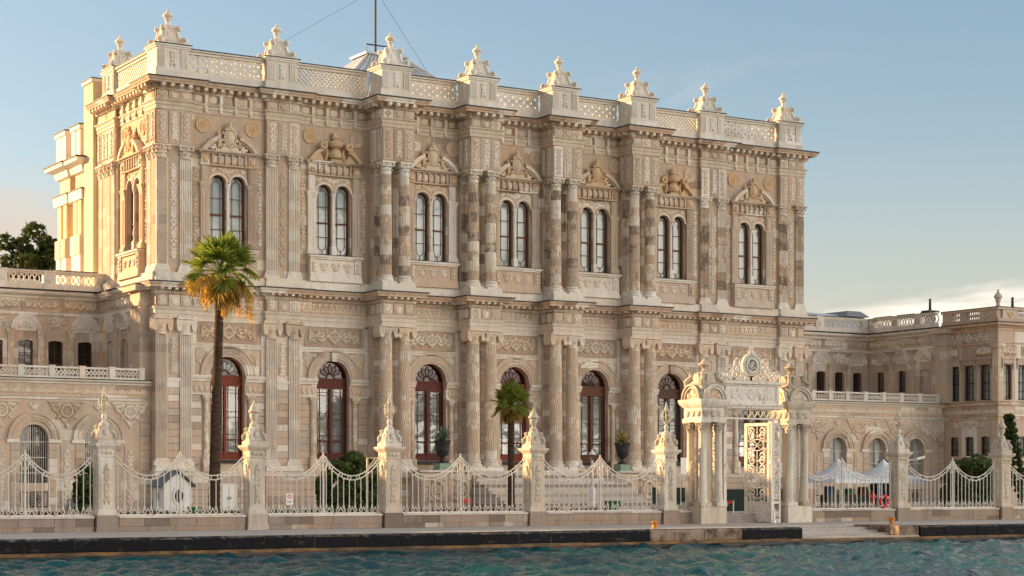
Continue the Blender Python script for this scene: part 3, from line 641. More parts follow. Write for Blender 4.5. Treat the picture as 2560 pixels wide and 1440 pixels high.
m_dglass = cached('dglass', lambda: MB().box(-.9, .425, 4.6, .9, .43, 8.25).build('pane', 'glass'))
m_dfang = cached('dfang', lambda: MB().archpoly(0, .92, 8.80, 8.80, .43, 18).build('fan_pane', 'violet'))
def _petal():
    mb = MB()
    for i in range(1, 6):
        a = R(180 * (i + .5) / 7); c, q = math.cos(a), math.sin(a)
        pr = [(.24, 0), (.38, -.085), (.55, -.125), (.70, -.065), (.78, 0), (.70, .065), (.55, .125), (.38, .085)]
        mb.add([(u * c - v * q, .415, 8.82 + u * q + v * c) for u, v in pr], [tuple(range(8))])
    return mb
m_petal = {k: _petal().build('petal_panes', k) for k in ('blind', 'petal')}
def _curt(side):
    mb = MB(); n = 26; vs = []
    for j in range(9):
        z = 4.4 + 3.85 * j / 8; wid = .80 - (.25 * max(0, 1 - abs(j - 2) / 4) if side else 0)
        for i in range(n + 1):
            u = i / n; vs.append((.06 + wid * u, .56 + .035 * math.sin(u * 34 + .3 * j), z))
    mb.add(vs, [(j * (n + 1) + i, j * (n + 1) + i + 1, (j + 1) * (n + 1) + i + 1, (j + 1) * (n + 1) + i) for j in range(8) for i in range(n)])
    return mb.build('curtain', 'curtain', True, 0)
m_curt = [cached(('curt', s), lambda s=s: _curt(s)) for s in (0, 1)]
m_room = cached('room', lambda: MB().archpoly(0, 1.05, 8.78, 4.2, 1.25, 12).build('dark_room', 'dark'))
m_darch = cached('darch', lambda: MB().arcband(0, 8.78, 1.0, 1.12, -.05, .02, 0, 180, 22).arcband(0, 8.78, 1.12, 1.50, -.10, .02, 0, 180, 22).arcband(0, 8.78, 1.50, 1.60, -.15, .02, 0, 180, 22).build('archivolt', 'lowwall'))
def _dbead():
    mb = MB()
    for i in range(34):
        a = R(180 * (i + .5) / 34); mb.lathe([(.0, -.05), (.05, 0), (.0, .05)], 5, 1.31 * math.cos(a), -.10, 8.78 + 1.31 * math.sin(a))
    return mb.build('bead_moulding', 'carve', True, 0)
m_dbead = cached('dbead', _dbead)
m_dcol = cached('dcol', lambda: MB().sq([(.22, 3.6), (.22, 4.3), (.18, 4.36)], 0, -.1).lathe([(.18, 4.36), (.2, 4.42), (.15, 4.5), (.14, 4.6), (.125, 7.15), (.12, 7.2)], 14, 0, -.1, flute=.06, nf=1).lathe([(.13, 7.2), (.16, 7.24), (.13, 7.3), (.2, 7.5), (.23, 7.6)], 12, 0, -.1).sq([(.22, 7.58), (.24, 7.7)], 0, -.1).build('door_column', 'drumlow', True))
def m_impost(hw): return cached(('imp', round(hw, 2)), lambda: MB().sweep([(1.0, .5), (1.0, 0), (hw, 0)][::-1] if False else [(1.0, 0), (hw, 0)], [(0, 8.42), (.10, 8.44), (.10, 8.52), (.17, 8.60), (.20, 8.68), (.20, 8.76), (0, 8.78)]).build('impost', 'pale'))
def m_impb(hw): return cached(('impb', round(hw, 2)), lambda: MB().box(1.02, -.09, 7.72, hw, .02, 7.80).build('impost_band', 'pale'))
def m_dband(hw): return cached(('dband', round(hw, 2)), lambda: MB().box(-hw, -.10, 10.22, hw, .02, 10.26).box(-hw, -.06, 10.26, hw, .02, 10.44).box(-hw, -.11, 10.44, hw, .02, 10.49).box(-hw, -.08, 10.49, -hw + .22, .02, 11.70).box(hw - .22, -.08, 10.49, hw, .02, 11.70).box(-hw, -.08, 8.78, -hw + .22, .02, 10.22).box(hw - .22, -.08, 8.78, hw, .02, 10.22).box(-hw, -.08, 11.62, hw, .02, 11.72).build('frame_moulding', 'pale'))
def bandbead(hw):
    def f():
        mb = MB(); n = int(2 * hw / .13)
        for i in range(n): mb.lathe([(.0, -.05), (.05, 0), (.0, .05)], 5, -hw + (i + .5) * 2 * hw / n, -.065, 10.35)
        for sx in (-1, 1):
            for i in range(11): mb.lathe([(.0, -.05), (.05, 0), (.0, .05)], 5, sx * (hw - .11), -.085, 8.85 + i * .125)
            for i in range(9): mb.lathe([(.0, -.05), (.05, 0), (.0, .05)], 5, sx * (hw - .11), -.085, 10.58 + i * .125)
        return mb.build('bead_moulding', 'carve', True, 0)
    return cached(('bbead', round(hw, 2)), f)
def m_stone(w, h, d=.06, mat='block'): return cached(('st', round(w, 2), round(h, 2), d, mat), lambda: MB().bevbox(-w / 2 + .006, -d, .006, w / 2 - .006, .02, h - .006, .028).build('stone', mat))
m_fpan = {w: cached(('fpan', w), lambda w=w: MB().box(-w / 2, -.03, 10.55, w / 2, .02, 11.6).box(-w / 2, -.07, 10.52, w / 2, .02, 10.57).build('scroll_panel', 'field')) for w in (3.0, 3.5)}
m_key = cached('key', lambda: MB().frust(-.14, .14, -.24, 0, 9.72, 10.22, -.06, 0).build('keystone', 'block'))
m_sillst = cached('sillst', lambda: MB().box(-1.05, -.12, 4.05, 1.05, .4, 4.24).build('door_sill', 'lead'))
m_imppan = cached('imppan', lambda: relief('relief', 'carve', .9, .5, [q for x in (-.3, 0, .3) for q in leaf(x, .05, 90, .3, .07) + ringp(x, .25, .12, .03, 12)], .07, .03))

def lower_bay(x, y, hw, i, rz=0):
    fr = T(x, y, 0, rz); wm = ['wood1', 'wood', 'wood', 'wood1', 'woodb', 'woodd', 'woodb'][i % 7]
    ob('wall', m_lowall(hw), hall, fr)
    a, b, c = door_meshes(wm); d = ob('door', a, hall, fr)
    ob('door_leaf', b, d, fr); ob('door_leaf', b, d, fr @ T(0, 0, 0, 0, -1))
    ob('fanlight', c, d, fr); ob('pane', m_dglass, d, fr); ob('fan_pane', m_dfang, d, fr); ob('petal_panes', m_petal['blind' if i == 0 else 'petal'], d, fr)
    s = (1, 0) if i in (1, 4) else (0, 0)
    ob('curtain', m_curt[s[1]], d, fr); ob('curtain', m_curt[s[0]], d, fr @ T(0, 0, 0, 0, -1)); ob('dark_room', m_room, d, fr)
    ob('archivolt', m_darch, hall, fr); ob('bead_moulding', m_dbead, hall, fr); ob('door_sill', m_sillst, hall, fr)
    if i in (1, 5): ob('keystone', m_key, hall, fr)
    for sx in (1, -1): ob('impost', m_impost(hw), hall, fr @ T(0, 0, 0, 0, sx)); ob('impost_band', m_impb(hw), hall, fr @ T(0, 0, 0, 0, sx))
    for sx in (-1, 1):
        ob('door_column', m_dcol, hall, fr @ T(sx * 1.28))
        ob('relief', m_imppan, hall, fr @ T(sx * 1.55, 0, 7.86))
        ob('relief', rel_spandrel(), hall, fr @ T(sx * (hw - .25) - 0, 0, 9.05, 0, -sx))
        wst = hw - 1.52
        for k in range(11):
            ob('stone', m_stone(wst, .372), hall, fr @ T(sx * (1.52 + wst / 2), 0, 3.62 + .372 * k))
    ob('frame_moulding', m_dband(hw), hall, fr); o = ob('bead_moulding', bandbead(hw), hall, fr)
    pw = 3.5 if hw > 2 else 3.0; q = ob('scroll_panel', m_fpan[pw], hall, fr)
    ob('relief', rel_scroll(pw - .2, .92), q, fr @ T(0, -.03, 10.62))
    ob('relief', rel_tongue(int(2 * hw / .345)), hall, fr @ T(0, 0, 12.33))

# ------------------------------------------------------------------ piers with pilasters or columns
m_pbody = cached('pbody', lambda: MB().box(-1.0, .12, 13.55, 1.0, .6, 24.05).box(-1.0, .0, 20.84, 1.0, .2, 22.70).box(-1.0, .0, 23.2, 1.0, .2, 23.75).build('pier', 'wall'))
m_pplin = cached('pplin', lambda: MB().box(-1.12, -.24, 13.6, 1.12, .3, 13.84).box(-1.07, -.18, 13.84, 1.07, .3, 14.13).build('plinth', 'pale'))
m_pbodyl = cached('pbodyl', lambda: MB().box(-1.0, .12, 3.3, 1.0, .6, 13.05).box(-1.0, .0, 11.72, 1.0, .2, 13.0).build('pier', 'lowwall'))
m_pplinl = cached('pplinl', lambda: MB().box(-1.12, -.24, 3.62, 1.12, .3, 3.80).box(-1.06, -.18, 3.80, 1.06, .3, 3.92).build('plinth', 'pale'))
m_cbody = cached('cbody', lambda: MB().box(-1.0, -1.55, 20.84, 1.0, .3, 24.05).box(-1.0, -.30, 13.55, 1.0, .3, 20.84).build('pier', 'wall'))
m_cplin = cached('cplin', lambda: MB().box(-1.1, -1.76, 13.6, 1.1, .2, 13.84).box(-1.05, -1.69, 13.84, 1.05, .2, 14.08).build('plinth', 'pale'))
m_cbodyl = cached('cbodyl', lambda: MB().box(-1.0, -1.55, 11.72, 1.0, .3, 13.05).box(-1.0, -.30, 3.3, 1.0, .3, 11.72).build('pier', 'lowwall'))
m_cplinl = cached('cplinl', lambda: MB().box(-1.1, -1.76, 3.3, 1.1, .2, 3.82).build('plinth', 'pale'))
m_bpan = cached('bpan', lambda: MB().box(-.31, -.05, 20.9, .31, .02, 22.66).box(-.25, -.055, 20.96, .25, -.045, 22.6).build('block_panel', 'block'))
def fsq(fr, y, z, mats=('carve', 'carve', 'carve'), kinds=(2, 1, 2), h=.45):
    for k in range(3):
        p = ob('frieze_panel', cached(('fsq', h), lambda: MB().box(-.30, -.05, .02, .30, .02, h).build('frieze_panel', 'block')), hall, fr @ T(-.66 + .66 * k, y, z))
        ob('rosette', rel_ros(.46, h - .06, kinds[k], mats[k]), p, fr @ T(-.66 + .66 * k, y - .05, z + .04))
def block_front(fr, y, pale=False):
    for k in range(3):
        p = ob('block_panel', m_bpan, hall, fr @ T(-.66 + .66 * k, y))
        ob('relief', rel_arab(.46, 1.64, k % 2, 'palepc' if pale else 'carve'), p, fr @ T(-.66 + .66 * k, y - .05, 20.98))
def pier_P(xc, y, rz=0, pale=False):
    fr = T(xc, y, 0, rz); mt = 'drumpale' if pale else 'drum'
    ob('pier', m_pbody, hall, fr); ob('plinth', m_pplin, hall, fr); ob('pier', m_pbodyl, hall, fr); ob('plinth', m_pplinl, hall, fr)
    for sx in (-.67, .67):
        pilaster(hall, fr, sx, 0, 14.13, 14.55, 20.14, 20.84, .64, mt, 'carve', 'pale')
        pilaster(hall, fr, sx, 0, 3.92, 4.3, 10.83, 11.72, .64, 'drumpale', 'carve', 'drumpale', 'ion', 12)
    ob('relief', rel_arab(.46, 5.2, 2, 'carve'), hall, fr @ T(0, .12, 14.75)); ob('relief', rel_arab(.42, 2.0, 1, 'carve'), hall, fr @ T(0, .12, 8.7))
    for k in range(11): ob('stone', m_stone(.66, .372), hall, fr @ T(0, .12, 3.95 + .372 * k))
    ob('string_course', cached('pimp', lambda: MB().box(-.34, -.06, 8.05, .34, .02, 8.4).box(-.34, -.12, 8.4, .34, .02, 8.55).build('string_course', 'pale')), hall, fr @ T(0, .12))
    block_front(fr, 0); fsq(fr, 0, 23.25); fsq(fr, 0, 12.33, kinds=(0, 1, 0), h=.6)
def pier_C(xc, wy):
    fr = T(xc, 0, 0)
    for me, n in ((m_cbody, 'pier'), (m_cplin, 'plinth'), (m_cbodyl, 'pier'), (m_cplinl, 'plinth')): ob(n, me, hall, fr)
    for sx in (-.57, .57):
        column(hall, xc + sx, -1.13, 14.08, 14.55, 20.12, 20.84, .33, 'drum', 'palepc', 'pale')
        column(hall, xc + sx, -1.13, 3.82, 4.3, 10.9, 11.72, .38, 'drumlow', 'carve', 'drumpale', 'ion', 12)
        pilaster(hall, fr, sx, -.38, 14.08, 14.55, 20.12, 20.84, .62, 'drum', 'carve', 'pale')
    for k in range(18): ob('stone', m_stone(1.9, .372), hall, fr @ T(0, -.30, 3.95 + .372 * k))
    block_front(T(xc, C_F), 0); fsq(T(xc, C_F), 0, 23.25); fsq(T(xc, C_F), 0, 12.33, kinds=(0, 1, 0), h=.6)
    sd = T(xc - 1.0, -.85, 0, -90)      # left return of the block
    for yy in (-.32, .32):
        p = ob('block_panel', m_bpan, hall, sd @ T(yy)); ob('relief', rel_arab(.46, 1.64, 1), p, sd @ T(yy, -.05, 20.98))
        for z, h, kd in ((23.25, .45, 2), (12.33, .6, 0)):
            p = ob('frieze_panel', CACHE[('fsq', h)], hall, sd @ T(yy, 0, z)); ob('rosette', rel_ros(.46, h - .06, kd), p, sd @ T(yy, -.05, z + .04))
for i, (xc, k) in enumerate(PIERS):
    pier_P(xc, 0, 0, i < 2) if k == 'P' else pier_C(xc, 0)
for i, (xc, hw, y) in enumerate(BAYS):
    upper_bay(xc, y, hw, 'B' if i in (1, 5) else 'A'); lower_bay(xc, y, hw, i)
# left return face of the hall (faces -X)
upper_bay(.25, 3.9, 2.4, 'A', -90)
fr = T(0, 0, 0, -90)
for yy, wd in ((.75, .75), (7.1, .8), (8.4, .9)):
    ob('pier', cached(('lp', wd), lambda: MB().box(-wd, .12, 13.55, wd, .6, 24.05).box(-wd, 0, 20.84, wd, .2, 22.7).box(-wd, 0, 23.2, wd, .2, 23.75).box(-wd, -.02, 1.5, wd, .6, 13.55).build('pier', 'wall')), hall, T(0, yy, 0, -90))
    ob('plinth', cached(('lpp', wd), lambda: MB().box(-wd - .05, -.22, 13.6, wd + .02, .3, 14.13).build('plinth', 'pale')), hall, T(0, yy, 0, -90))
    for sx in (-.36, .36):
        pilaster(hall, T(0, yy, 0, -90), sx, 0, 14.13, 14.55, 20.14, 20.84, .52, 'drumpale', 'carve', 'pale')
        p = ob('block_panel', m_bpan, hall, T(0, yy, 0, -90) @ T(sx)); ob('relief', rel_arab(.46, 1.64, 1), p, T(0, yy, 0, -90) @ T(sx, -.05, 20.98))
# plinth wall courses below the string course
pw = ob('plinth_wall', MB().sweep([(p[0], p[1]) for p in path[4:]], [(-.05, 1.2), (.04, 1.2), (.04, 3.4), (-.05, 3.4)]).build('plinth_wall', 'lowwall'), hall)
for (ax, ay), (bx, by) in zip(path[5:-2], path[6:-1]):
    if abs(bx - ax) < .5 or ax > 42: continue
    L = bx - ax; n = max(1, round(L / 1.45)); w = L / n
    for k in range(5):
        for i in range(n): ob('stone', m_stone(w, .36), pw, T(ax + (i + .5) * w, ay - .04, 1.5 + .37 * k))

# ------------------------------------------------------------------ roof parapet: piers, pierced panels, pinnacles
def lat_A(w, h):                        # woven diagonal lattice
    mb = MB(); st = .27
    def seg(x0, z0, x1, z1, y): mb.tube([(x0, y, z0), (x1, y, z1)], .072, 4, .7)
    k = int((w + h) / st) + 1
    for i in range(k):
        c = i * st; x0, z0 = (c, 0) if c < w else (w, c - w); x1, z1 = (c - h, h) if c > h else (0, c)
        if abs(x0 - x1) > .05:
            seg(x0 - w / 2, z0, x1 - w / 2, z1, -.03); seg(w / 2 - x0, z0, w / 2 - x1, z1, .02)
    return mb
def lat_B(w, h):                        # rows of pierced circles and hearts
    mb = MB(); n = max(2, round(w / .56)); st = w / n
    for i in range(n):
        x = -w / 2 + (i + .5) * st
        mb.arcband(x, h * .26, .07, .255, -.05, .05, 0, 360, 12).arcband(x, h * .74, .07, .255, -.05, .05, 0, 360, 12)
        mb.arcband(x + st / 2 if i < n - 1 else x, h * .5, .055, .21, -.045, .045, 0, 360, 12)
        mb.tube([(x, 0, h * .45), (x, 0, h * .55)], .05, 4); mb.tube([(x - st / 2, 0, h * .95), (x - st * .3, 0, h * .8)], .05, 4); mb.tube([(x + st / 2, 0, h * .95), (x + st * .3, 0, h * .8)], .05, 4)
        mb.tube([(x - st / 2, 0, h * .05), (x - st * .3, 0, h * .2)], .05, 4); mb.tube([(x + st / 2, 0, h * .05), (x + st * .3, 0, h * .2)], .05, 4)
    return mb
def lat_C(w, h):                        # overlapping ovals
    mb = MB(); n = max(2, round(w / .30)); st = w / n
    for i in range(n):
        x = -w / 2 + (i + .5) * st; pts = [(x + .27 * math.cos(a), (-1) ** i * .015, h / 2 + h * .47 * math.sin(a)) for a in np.linspace(0, 6.283, 15)[:-1]]
        mb.tube(pts, .035, 4, 1.4, closed=True)
    return mb
def parapet_panel(par, fr, w, kind, z0=24.33, zl=24.92, zh=25.86, zt=26.08, thick=.16, mat='pale'):
    fn = {'A': lat_A, 'B': lat_B, 'C': lat_C}[kind]
    k = (kind, round(w, 2), round(zh - zl, 2), mat)
    p = ob('parapet', cached(('ppb', round(w, 2), z0, zl, zh, zt, mat), lambda: MB().box(-w / 2, -thick, z0, w / 2, thick, zl).box(-w / 2, -thick * .8, zh, w / 2, thick * .8, zt - .08).box(-w / 2, -thick * 1.5, zt - .08, w / 2, thick * 1.5, zt).build('parapet', mat)), par, fr)
    ob('pierced_panel', cached(k, lambda: fn(w, zh - zl).build('pierced_panel', mat)), p, fr @ T(0, 0, zl))
    ob('flashing', cached(('ppl', round(w, 2), zt), lambda: MB().box(-w / 2, -thick * 1.5 - .025, zt + .002, w / 2, thick * 1.5 + .02, zt + .055).build('flashing', 'lead')), p, fr); return p
def m_ppier(hx, d): return cached(('ppier', hx, d), lambda: MB().box(-hx, 0, 24.33, hx, d, 24.90).box(-hx + .07, .06, 24.90, hx - .07, d - .06, 26.02).box(-hx + .07, .02, 24.95, -hx + .55, .08, 25.95).box(hx - .55, .02, 24.95, hx - .07, .08, 25.95).box(-hx, .0, 26.0, hx, d, 26.10).box(-hx - .06, -.06, 26.10, hx + .06, d + .06, 26.19).build('parapet_pier', 'pale'))
def m_ppl(hx, d): return cached(('ppierl', hx, d), lambda: MB().box(-hx - .085, -.085, 26.192, hx + .085, d + .085, 26.245).build('flashing', 'lead'))
def m_ppfl():
    def f():
        mb = MB()
        for k in range(4): mb.box(-.19 + k * .1, -.005, 25.0, -.14 + k * .1, .03, 25.9)
        return mb.build('fluting', 'palepc')
    return cached('ppfl', f)
def _pinn():
    mb = MB(); mb.sq([(.86, 0), (.86, .07), (.74, .10), (.60, .16), (.48, .45), (.42, .80), (.36, .90), (.42, .95), (.42, 1.0), (.30, 1.05), (.22, 1.16), (.14, 1.22)])
    for i in range(4):
        a = math.pi / 4 + i * math.pi / 2; c, q = math.cos(a), math.sin(a)
        low = [(.95 + .17 * (1 - t) * math.cos(-1.2 + 8.5 * t), .25 + .17 * (1 - t) * math.sin(-1.2 + 8.5 * t)) for t in np.linspace(.85, 0, 12)]
        top = [(.62 + .15 * (1 - t) * math.cos(3.6 - 8.5 * t), .92 + .15 * (1 - t) * math.sin(3.6 - 8.5 * t)) for t in np.linspace(0, .85, 12)]
        pts = low + [(.84, .12), (.74, .20), (.66, .42), (.60, .62), (.54, .78)] + top; n = len(pts)
        for off in (-.075, .075):
            mb.tube([(r * c - off * q, r * q + off * c, z) for r, z in pts], [.075] * n, 6)
        mb.tube([(r * c, r * q, z) for r, z in pts], [.085] * n, 6)
        ca, sa = math.cos(R(90 * i)), math.sin(R(90 * i))
        sh = MB().lathe([(.25, 0), (.25, .06), (.19, .07), (.18, .03), (.0, .06)], 14); vs = [(x, -z - .44 + y * .12, y * 1.2 + .56) for x, y, z in sh.v]
        for e_ in (-.5, .5): 
            b_ = MB().lathe([(.0, -.1), (.09, -.04), (.09, .04), (.0, .1)], 7, e_, -.46, .95); vs += b_.v; sh.f += [tuple(k + len(sh.v) for k in f) for f in b_.f]; sh.v += b_.v
        mb.add([(x * ca - y * sa, x * sa + y * ca, z) for x, y, z in vs], sh.f)
    return mb.build('pinnacle', 'palepc', True, 45)
m_pinn = cached('pinn', _pinn)
URN = [(.15, -.06), (.13, .10), (.14, .22), (.13, .25), (.18, .30), (.20, .36), (.17, .40), (.27, .52), (.30, .56), (.30, .62), (.24, .67), (.22, .72), (.12, .78), (.14, .80), (.10, .84), (.05, .88), (.09, .92), (.08, .95), (.0, 1.05)]
m_urn = cached('rurn', lambda: MB().lathe(URN, 18).build('urn', 'palepc', True, 40))
def parapet_pier(par, fr, hx=.98, d=1.5):
    p = ob('parapet_pier', m_ppier(hx, d), par, fr); ob('flashing', m_ppl(hx, d), p, fr)
    [ob('fluting', m_ppfl(), p, fr @ T(sx)) for sx in (-.64, .64)]; ob('relief', rel_arab(.44, .95, 1, 'palepc'), p, fr @ T(0, .055, 24.98))
    q = ob('pinnacle', m_pinn, par, fr @ T(0, d / 2, 26.22, 0, .96, .96, .96)); ob('urn', m_urn, q, fr @ T(0, d / 2, 27.36, 0, .98, .98, .84))
PPY = []
for xc, k in PIERS:
    y0 = .12 if k == 'P' else -1.35; parapet_pier(hall, T(xc, y0, 0)); PPY.append(y0)
for i, (xc, hw, y) in enumerate(BAYS):
    parapet_panel(hall, T(xc, y + .3, 0), 2 * hw + .04, 'A' if i in (1, 5) else 'B')
parapet_pier(hall, T(.12, 7.9, 0, -90), .98, 1.5)
parapet_panel(hall, T(.45, 4.55, 0), .1, 'A') if False else parapet_panel(hall, T(.42, 4.25, 0, -90), 5.35, 'A')
# ================================================================== wings, pavilions, rear block
def rel_palm(n, tw=.62, h=.6, mat='carve'):
    def f():
        w = n * tw; p = []
        for i in range(n):
            x = -w / 2 + (i + .5) * tw
            for a in (30, 60, 90, 120, 150): p += leaf(x, .12, a, .36, .045, (90 - a) * .3)
            p += spiral(x - .2, .16, .09, 1.2, 1, 0, .03) + spiral(x + .2, .16, .09, 1.2, -1, 3.1, .03) + leaf(x + tw / 2, .1, 90, .3, .04)
        return relief('relief', mat, w, h, p, .09, .036)
    return cached(('palm', n, h, mat), f)
def rel_cart(): return cached('cart', lambda: relief('relief', 'carve', 2.0, 1.5, ringp(0, .95, .30, .07, 26) + rosette(0, .95, .2, 7) + mirror(spiral(.62, 1.15, .22, 1.3, 1, 3, .06) + leaf(.3, 1.3, -10, .45, .07, -20) + linep(.95, 1.42, .12, .35, .04) + leaf(.35, .75, -60, .35, .06, 30)) + linep(-.95, 1.42, .95, 1.42, .04) + rosette(0, .35, .13, 6) + leaf(0, .3, 270, .25, .07), .13, .036))
def rel_half(): return cached('half', lambda: relief('relief', 'carve', 1.1, .55, rosette(0, .26, .13, 6) + ringp(0, .26, .15, .03, 14) + mirror(leaf(.15, .08, 20, .3, .06, 60) + spiral(.33, .15, .1, 1.2, 1, 2, .04)), .09, .03))
m_garch = cached('garch', lambda: MB().arcband(0, 5.25, .74, .95, -.06, .02, 0, 180, 18).arcband(0, 5.25, .95, 1.25, -.14, .02, 0, 180, 22).arcband(0, 5.25, 1.25, 1.38, -.20, .02, 0, 180, 22).build('archivolt', 'lowwall'))
def _gbead():
    mb = MB()
    for i in range(26):
        a = R(180 * (i + .5) / 26); c, q = math.cos(a), math.sin(a); mb.lathe([(.0, -.06), (.06, 0), (.0, .06)], 6, 1.1 * c, -.15, 5.25 + 1.1 * q)
    return mb.build('bead_moulding', 'carve', True, 0)
m_gbead = cached('gbead', _gbead)
def _grille():
    mb = MB()
    for i in range(13):
        x = -.66 + .11 * i; zt = 5.25 + math.sqrt(max(.0, .74 ** 2 - x * x)) - .02; mb.tube([(x, .2, 3.05), (x, .2, zt)], .015, 4)
    for z in (3.5, 4.3, 5.1): mb.box(-.74, .19, z - .02, .74, .21, z + .02)
    return mb.build('window_grille', 'paint')
m_grille = cached('grille', _grille)
def _bgr():
    mb = MB().box(-.7, -.02, 0, .7, .0, .04).box(-.7, -.02, .76, .7, 0, .8)
    for i in range(9): mb.tube([(-.7 + .175 * i, -.02, 0), (-.7 + .175 * i, -.02, .8)], .012, 4)
    for r in (.12, .22, .32): mb.tube([(r * math.cos(a), -.03, .4 + r * math.sin(a)) for a in np.linspace(0, 6.283, 15)[:-1]], .018, 4, closed=True)
    return mb.build('basement_grille', 'iron')
m_bgr = cached('bgr', _bgr)
def lower_wing(par, x0, x1, y, arches, posts, blind='blind'):
    w = x1 - x0; xs = [x0] + [(a + b) / 2 for a, b in zip(arches[:-1], arches[1:])] + [x1]
    fr = T(0, y, 0)
    for a, u, v in zip(arches, xs[:-1], xs[1:]):
        ob('wall', MB().archwall(u, v, 1.2, 8.3, 0, a, .74, 5.25, 3.0, .5, 16).build('wall', 'lowwall'), par, fr)
        q = T(a, y, 0); wdw = ob('window', cached('gwf', lambda: MB().archframe(0, .74, 5.25, 3.0, .08, .28, .36).box(-.04, .28, 3.0, .04, .35, 5.95).build('window', 'iron')), par, q)
        ob('pane', cached('gwp', lambda: MB().archpoly(0, .72, 5.25, 3.02, .34).build('pane', 'glass')), wdw, q)
        ob('blind', cached(('gwb', blind), lambda: MB().archpoly(0, .74, 5.25, 3.0, .46).build('blind', blind)), wdw, q)  # where dark, no blind: the room's shade is put into this sheet's colour
        ob('window_grille', m_grille, wdw, q); ob('archivolt', m_garch, par, q); ob('bead_moulding', m_gbead, par, q)
        ob('basement_grille', m_bgr, par, q @ T(0, -.02, 1.75))
        for sx in (-1, 1):
            ob('impost', cached('gimp', lambda: MB().box(.74, -.12, 5.05, 1.42, .02, 5.25).build('impost', 'pale')), par, q @ T(0, 0, 0, 0, sx))
            for k in range(9): ob('stone', m_stone(.48, .40, .05), par, q @ T(sx * .99, 0, 1.45 + .40 * k))
        ob('relief', rel_ros(.6, .5, 1), par, q @ T(0, -.02, 6.72))
    mids = xs[1:-1] + [arches[0] - 1.72, arches[-1] + 1.72]
    for mx in mids:
        if x0 + .8 < mx < x1 - .5:
            ob('relief', rel_cart(), par, T(mx, y, 5.75)); p = ob('strip_panel', cached('strip', lambda: MB().box(-.30, -.05, 1.6, .30, .02, 4.95).build('strip_panel', 'lowwall')), par, T(mx, y))
            ob('relief', rel_arab(.46, 3.0, 3), p, T(mx, y - .05, 1.8))
    for e, sgn in ((x0, 1), (x1, -1)):
        for k in range(16): ob('stone', m_stone(.62, .36, .05), par, T(e + sgn * .33, y, 1.45 + .362 * k))
    mb = MB().sweep([(x0, y), (x1, y)], [(0, 7.28), (.08, 7.3), (.08, 7.4), (.14, 7.44), (0, 7.46)]).sweep([(x0, y), (x1, y)], [(0, 8.10), (.10, 8.12), (.12, 8.2), (.30, 8.26), (.34, 8.34), (0, 8.36)])
    ob('cornice', mb.build('cornice', 'pale'), par); ob('flashing', MB().box(x0, y - .36, 8.362, x1, y, 8.39).build('flashing', 'lead'), par)
    ob('relief', rel_palm(int(w / .62)), par, T((x0 + x1) / 2, y, 7.5))
    ob('terrace', MB().box(x0, y - .0, 8.1, x1, 8.4, 8.4).build('terrace', 'coping'), par)
    for a, b in zip(posts[:-1], posts[1:]):
        L = b - a - .3
        p = ob('balustrade', cached(('bal', round(L, 2)), lambda: MB().box(-L / 2, -.06, 8.40, L / 2, .06, 8.50).box(-L / 2, -.07, 8.90, L / 2, .07, 9.0).build('balustrade', 'palepc')), par, T((a + b) / 2, y - .1))
        def lb():
            mb = MB(); n = max(3, int(L / .2))
            for i in range(n):
                x = -L / 2 + (i + .5) * L / n; mb.arcband(x, .2, .055, .105, -.035, .035, 0, 360, 8); mb.box(x - .02, -.03, .30, x + .02, .03, .4).box(x - .02, -.03, 0, x + .02, .03, .10)
            return mb.build('pierced_panel', 'palepc')
        ob('pierced_panel', cached(('balp', round(L, 2)), lb), p, T((a + b) / 2, y - .1, 8.5))
    for a in posts: ob('balustrade_post', cached('balpost', lambda: MB().box(-.15, -.10, 8.395, .15, .10, 8.98).box(-.18, -.13, 8.98, .18, .13, 9.05).build('balustrade_post', 'palepc')), par, T(a, y - .1))

def sash(par, fr, hw, zs, zb, e, mat='woodb', blind='dark', rows=3, cols=2):  # blind='dark' is no blind: a near-black sheet painting the unlit room
    k = (round(hw, 2), zs, zb, e, mat, rows, cols)
    def fm():
        mb = MB().archframe(0, hw, zs, zb, .07, .14, .24, 10, e); 
        for i in range(1, cols): x = -hw + 2 * hw * i / cols; mb.box(x - .015, .16, zb + .05, x + .015, .2, zs - .02)
        for j in range(1, rows): z = zb + (zs - zb) * j / rows; mb.box(-hw + .05, .15, z - (.03 if j == rows // 2 else .015), hw - .05, .21, z + (.03 if j == rows // 2 else .015))
        return mb.build('window', mat)
    w = ob('window', cached(('sash',) + k, fm), par, fr)
    ob('pane', cached(('sashp',) + k[:4], lambda: MB().archpoly(0, hw - .05, zs, zb + .03, .19, 10, e).build('pane', 'glass')), w, fr)
    ob('blind', cached(('sashb', blind) + k[:4], lambda: MB().archpoly(0, hw, zs, zb, .4, 10, e).build('blind', blind)), w, fr); return w  # with dark, this near-black sheet paints the unlit room behind the pane

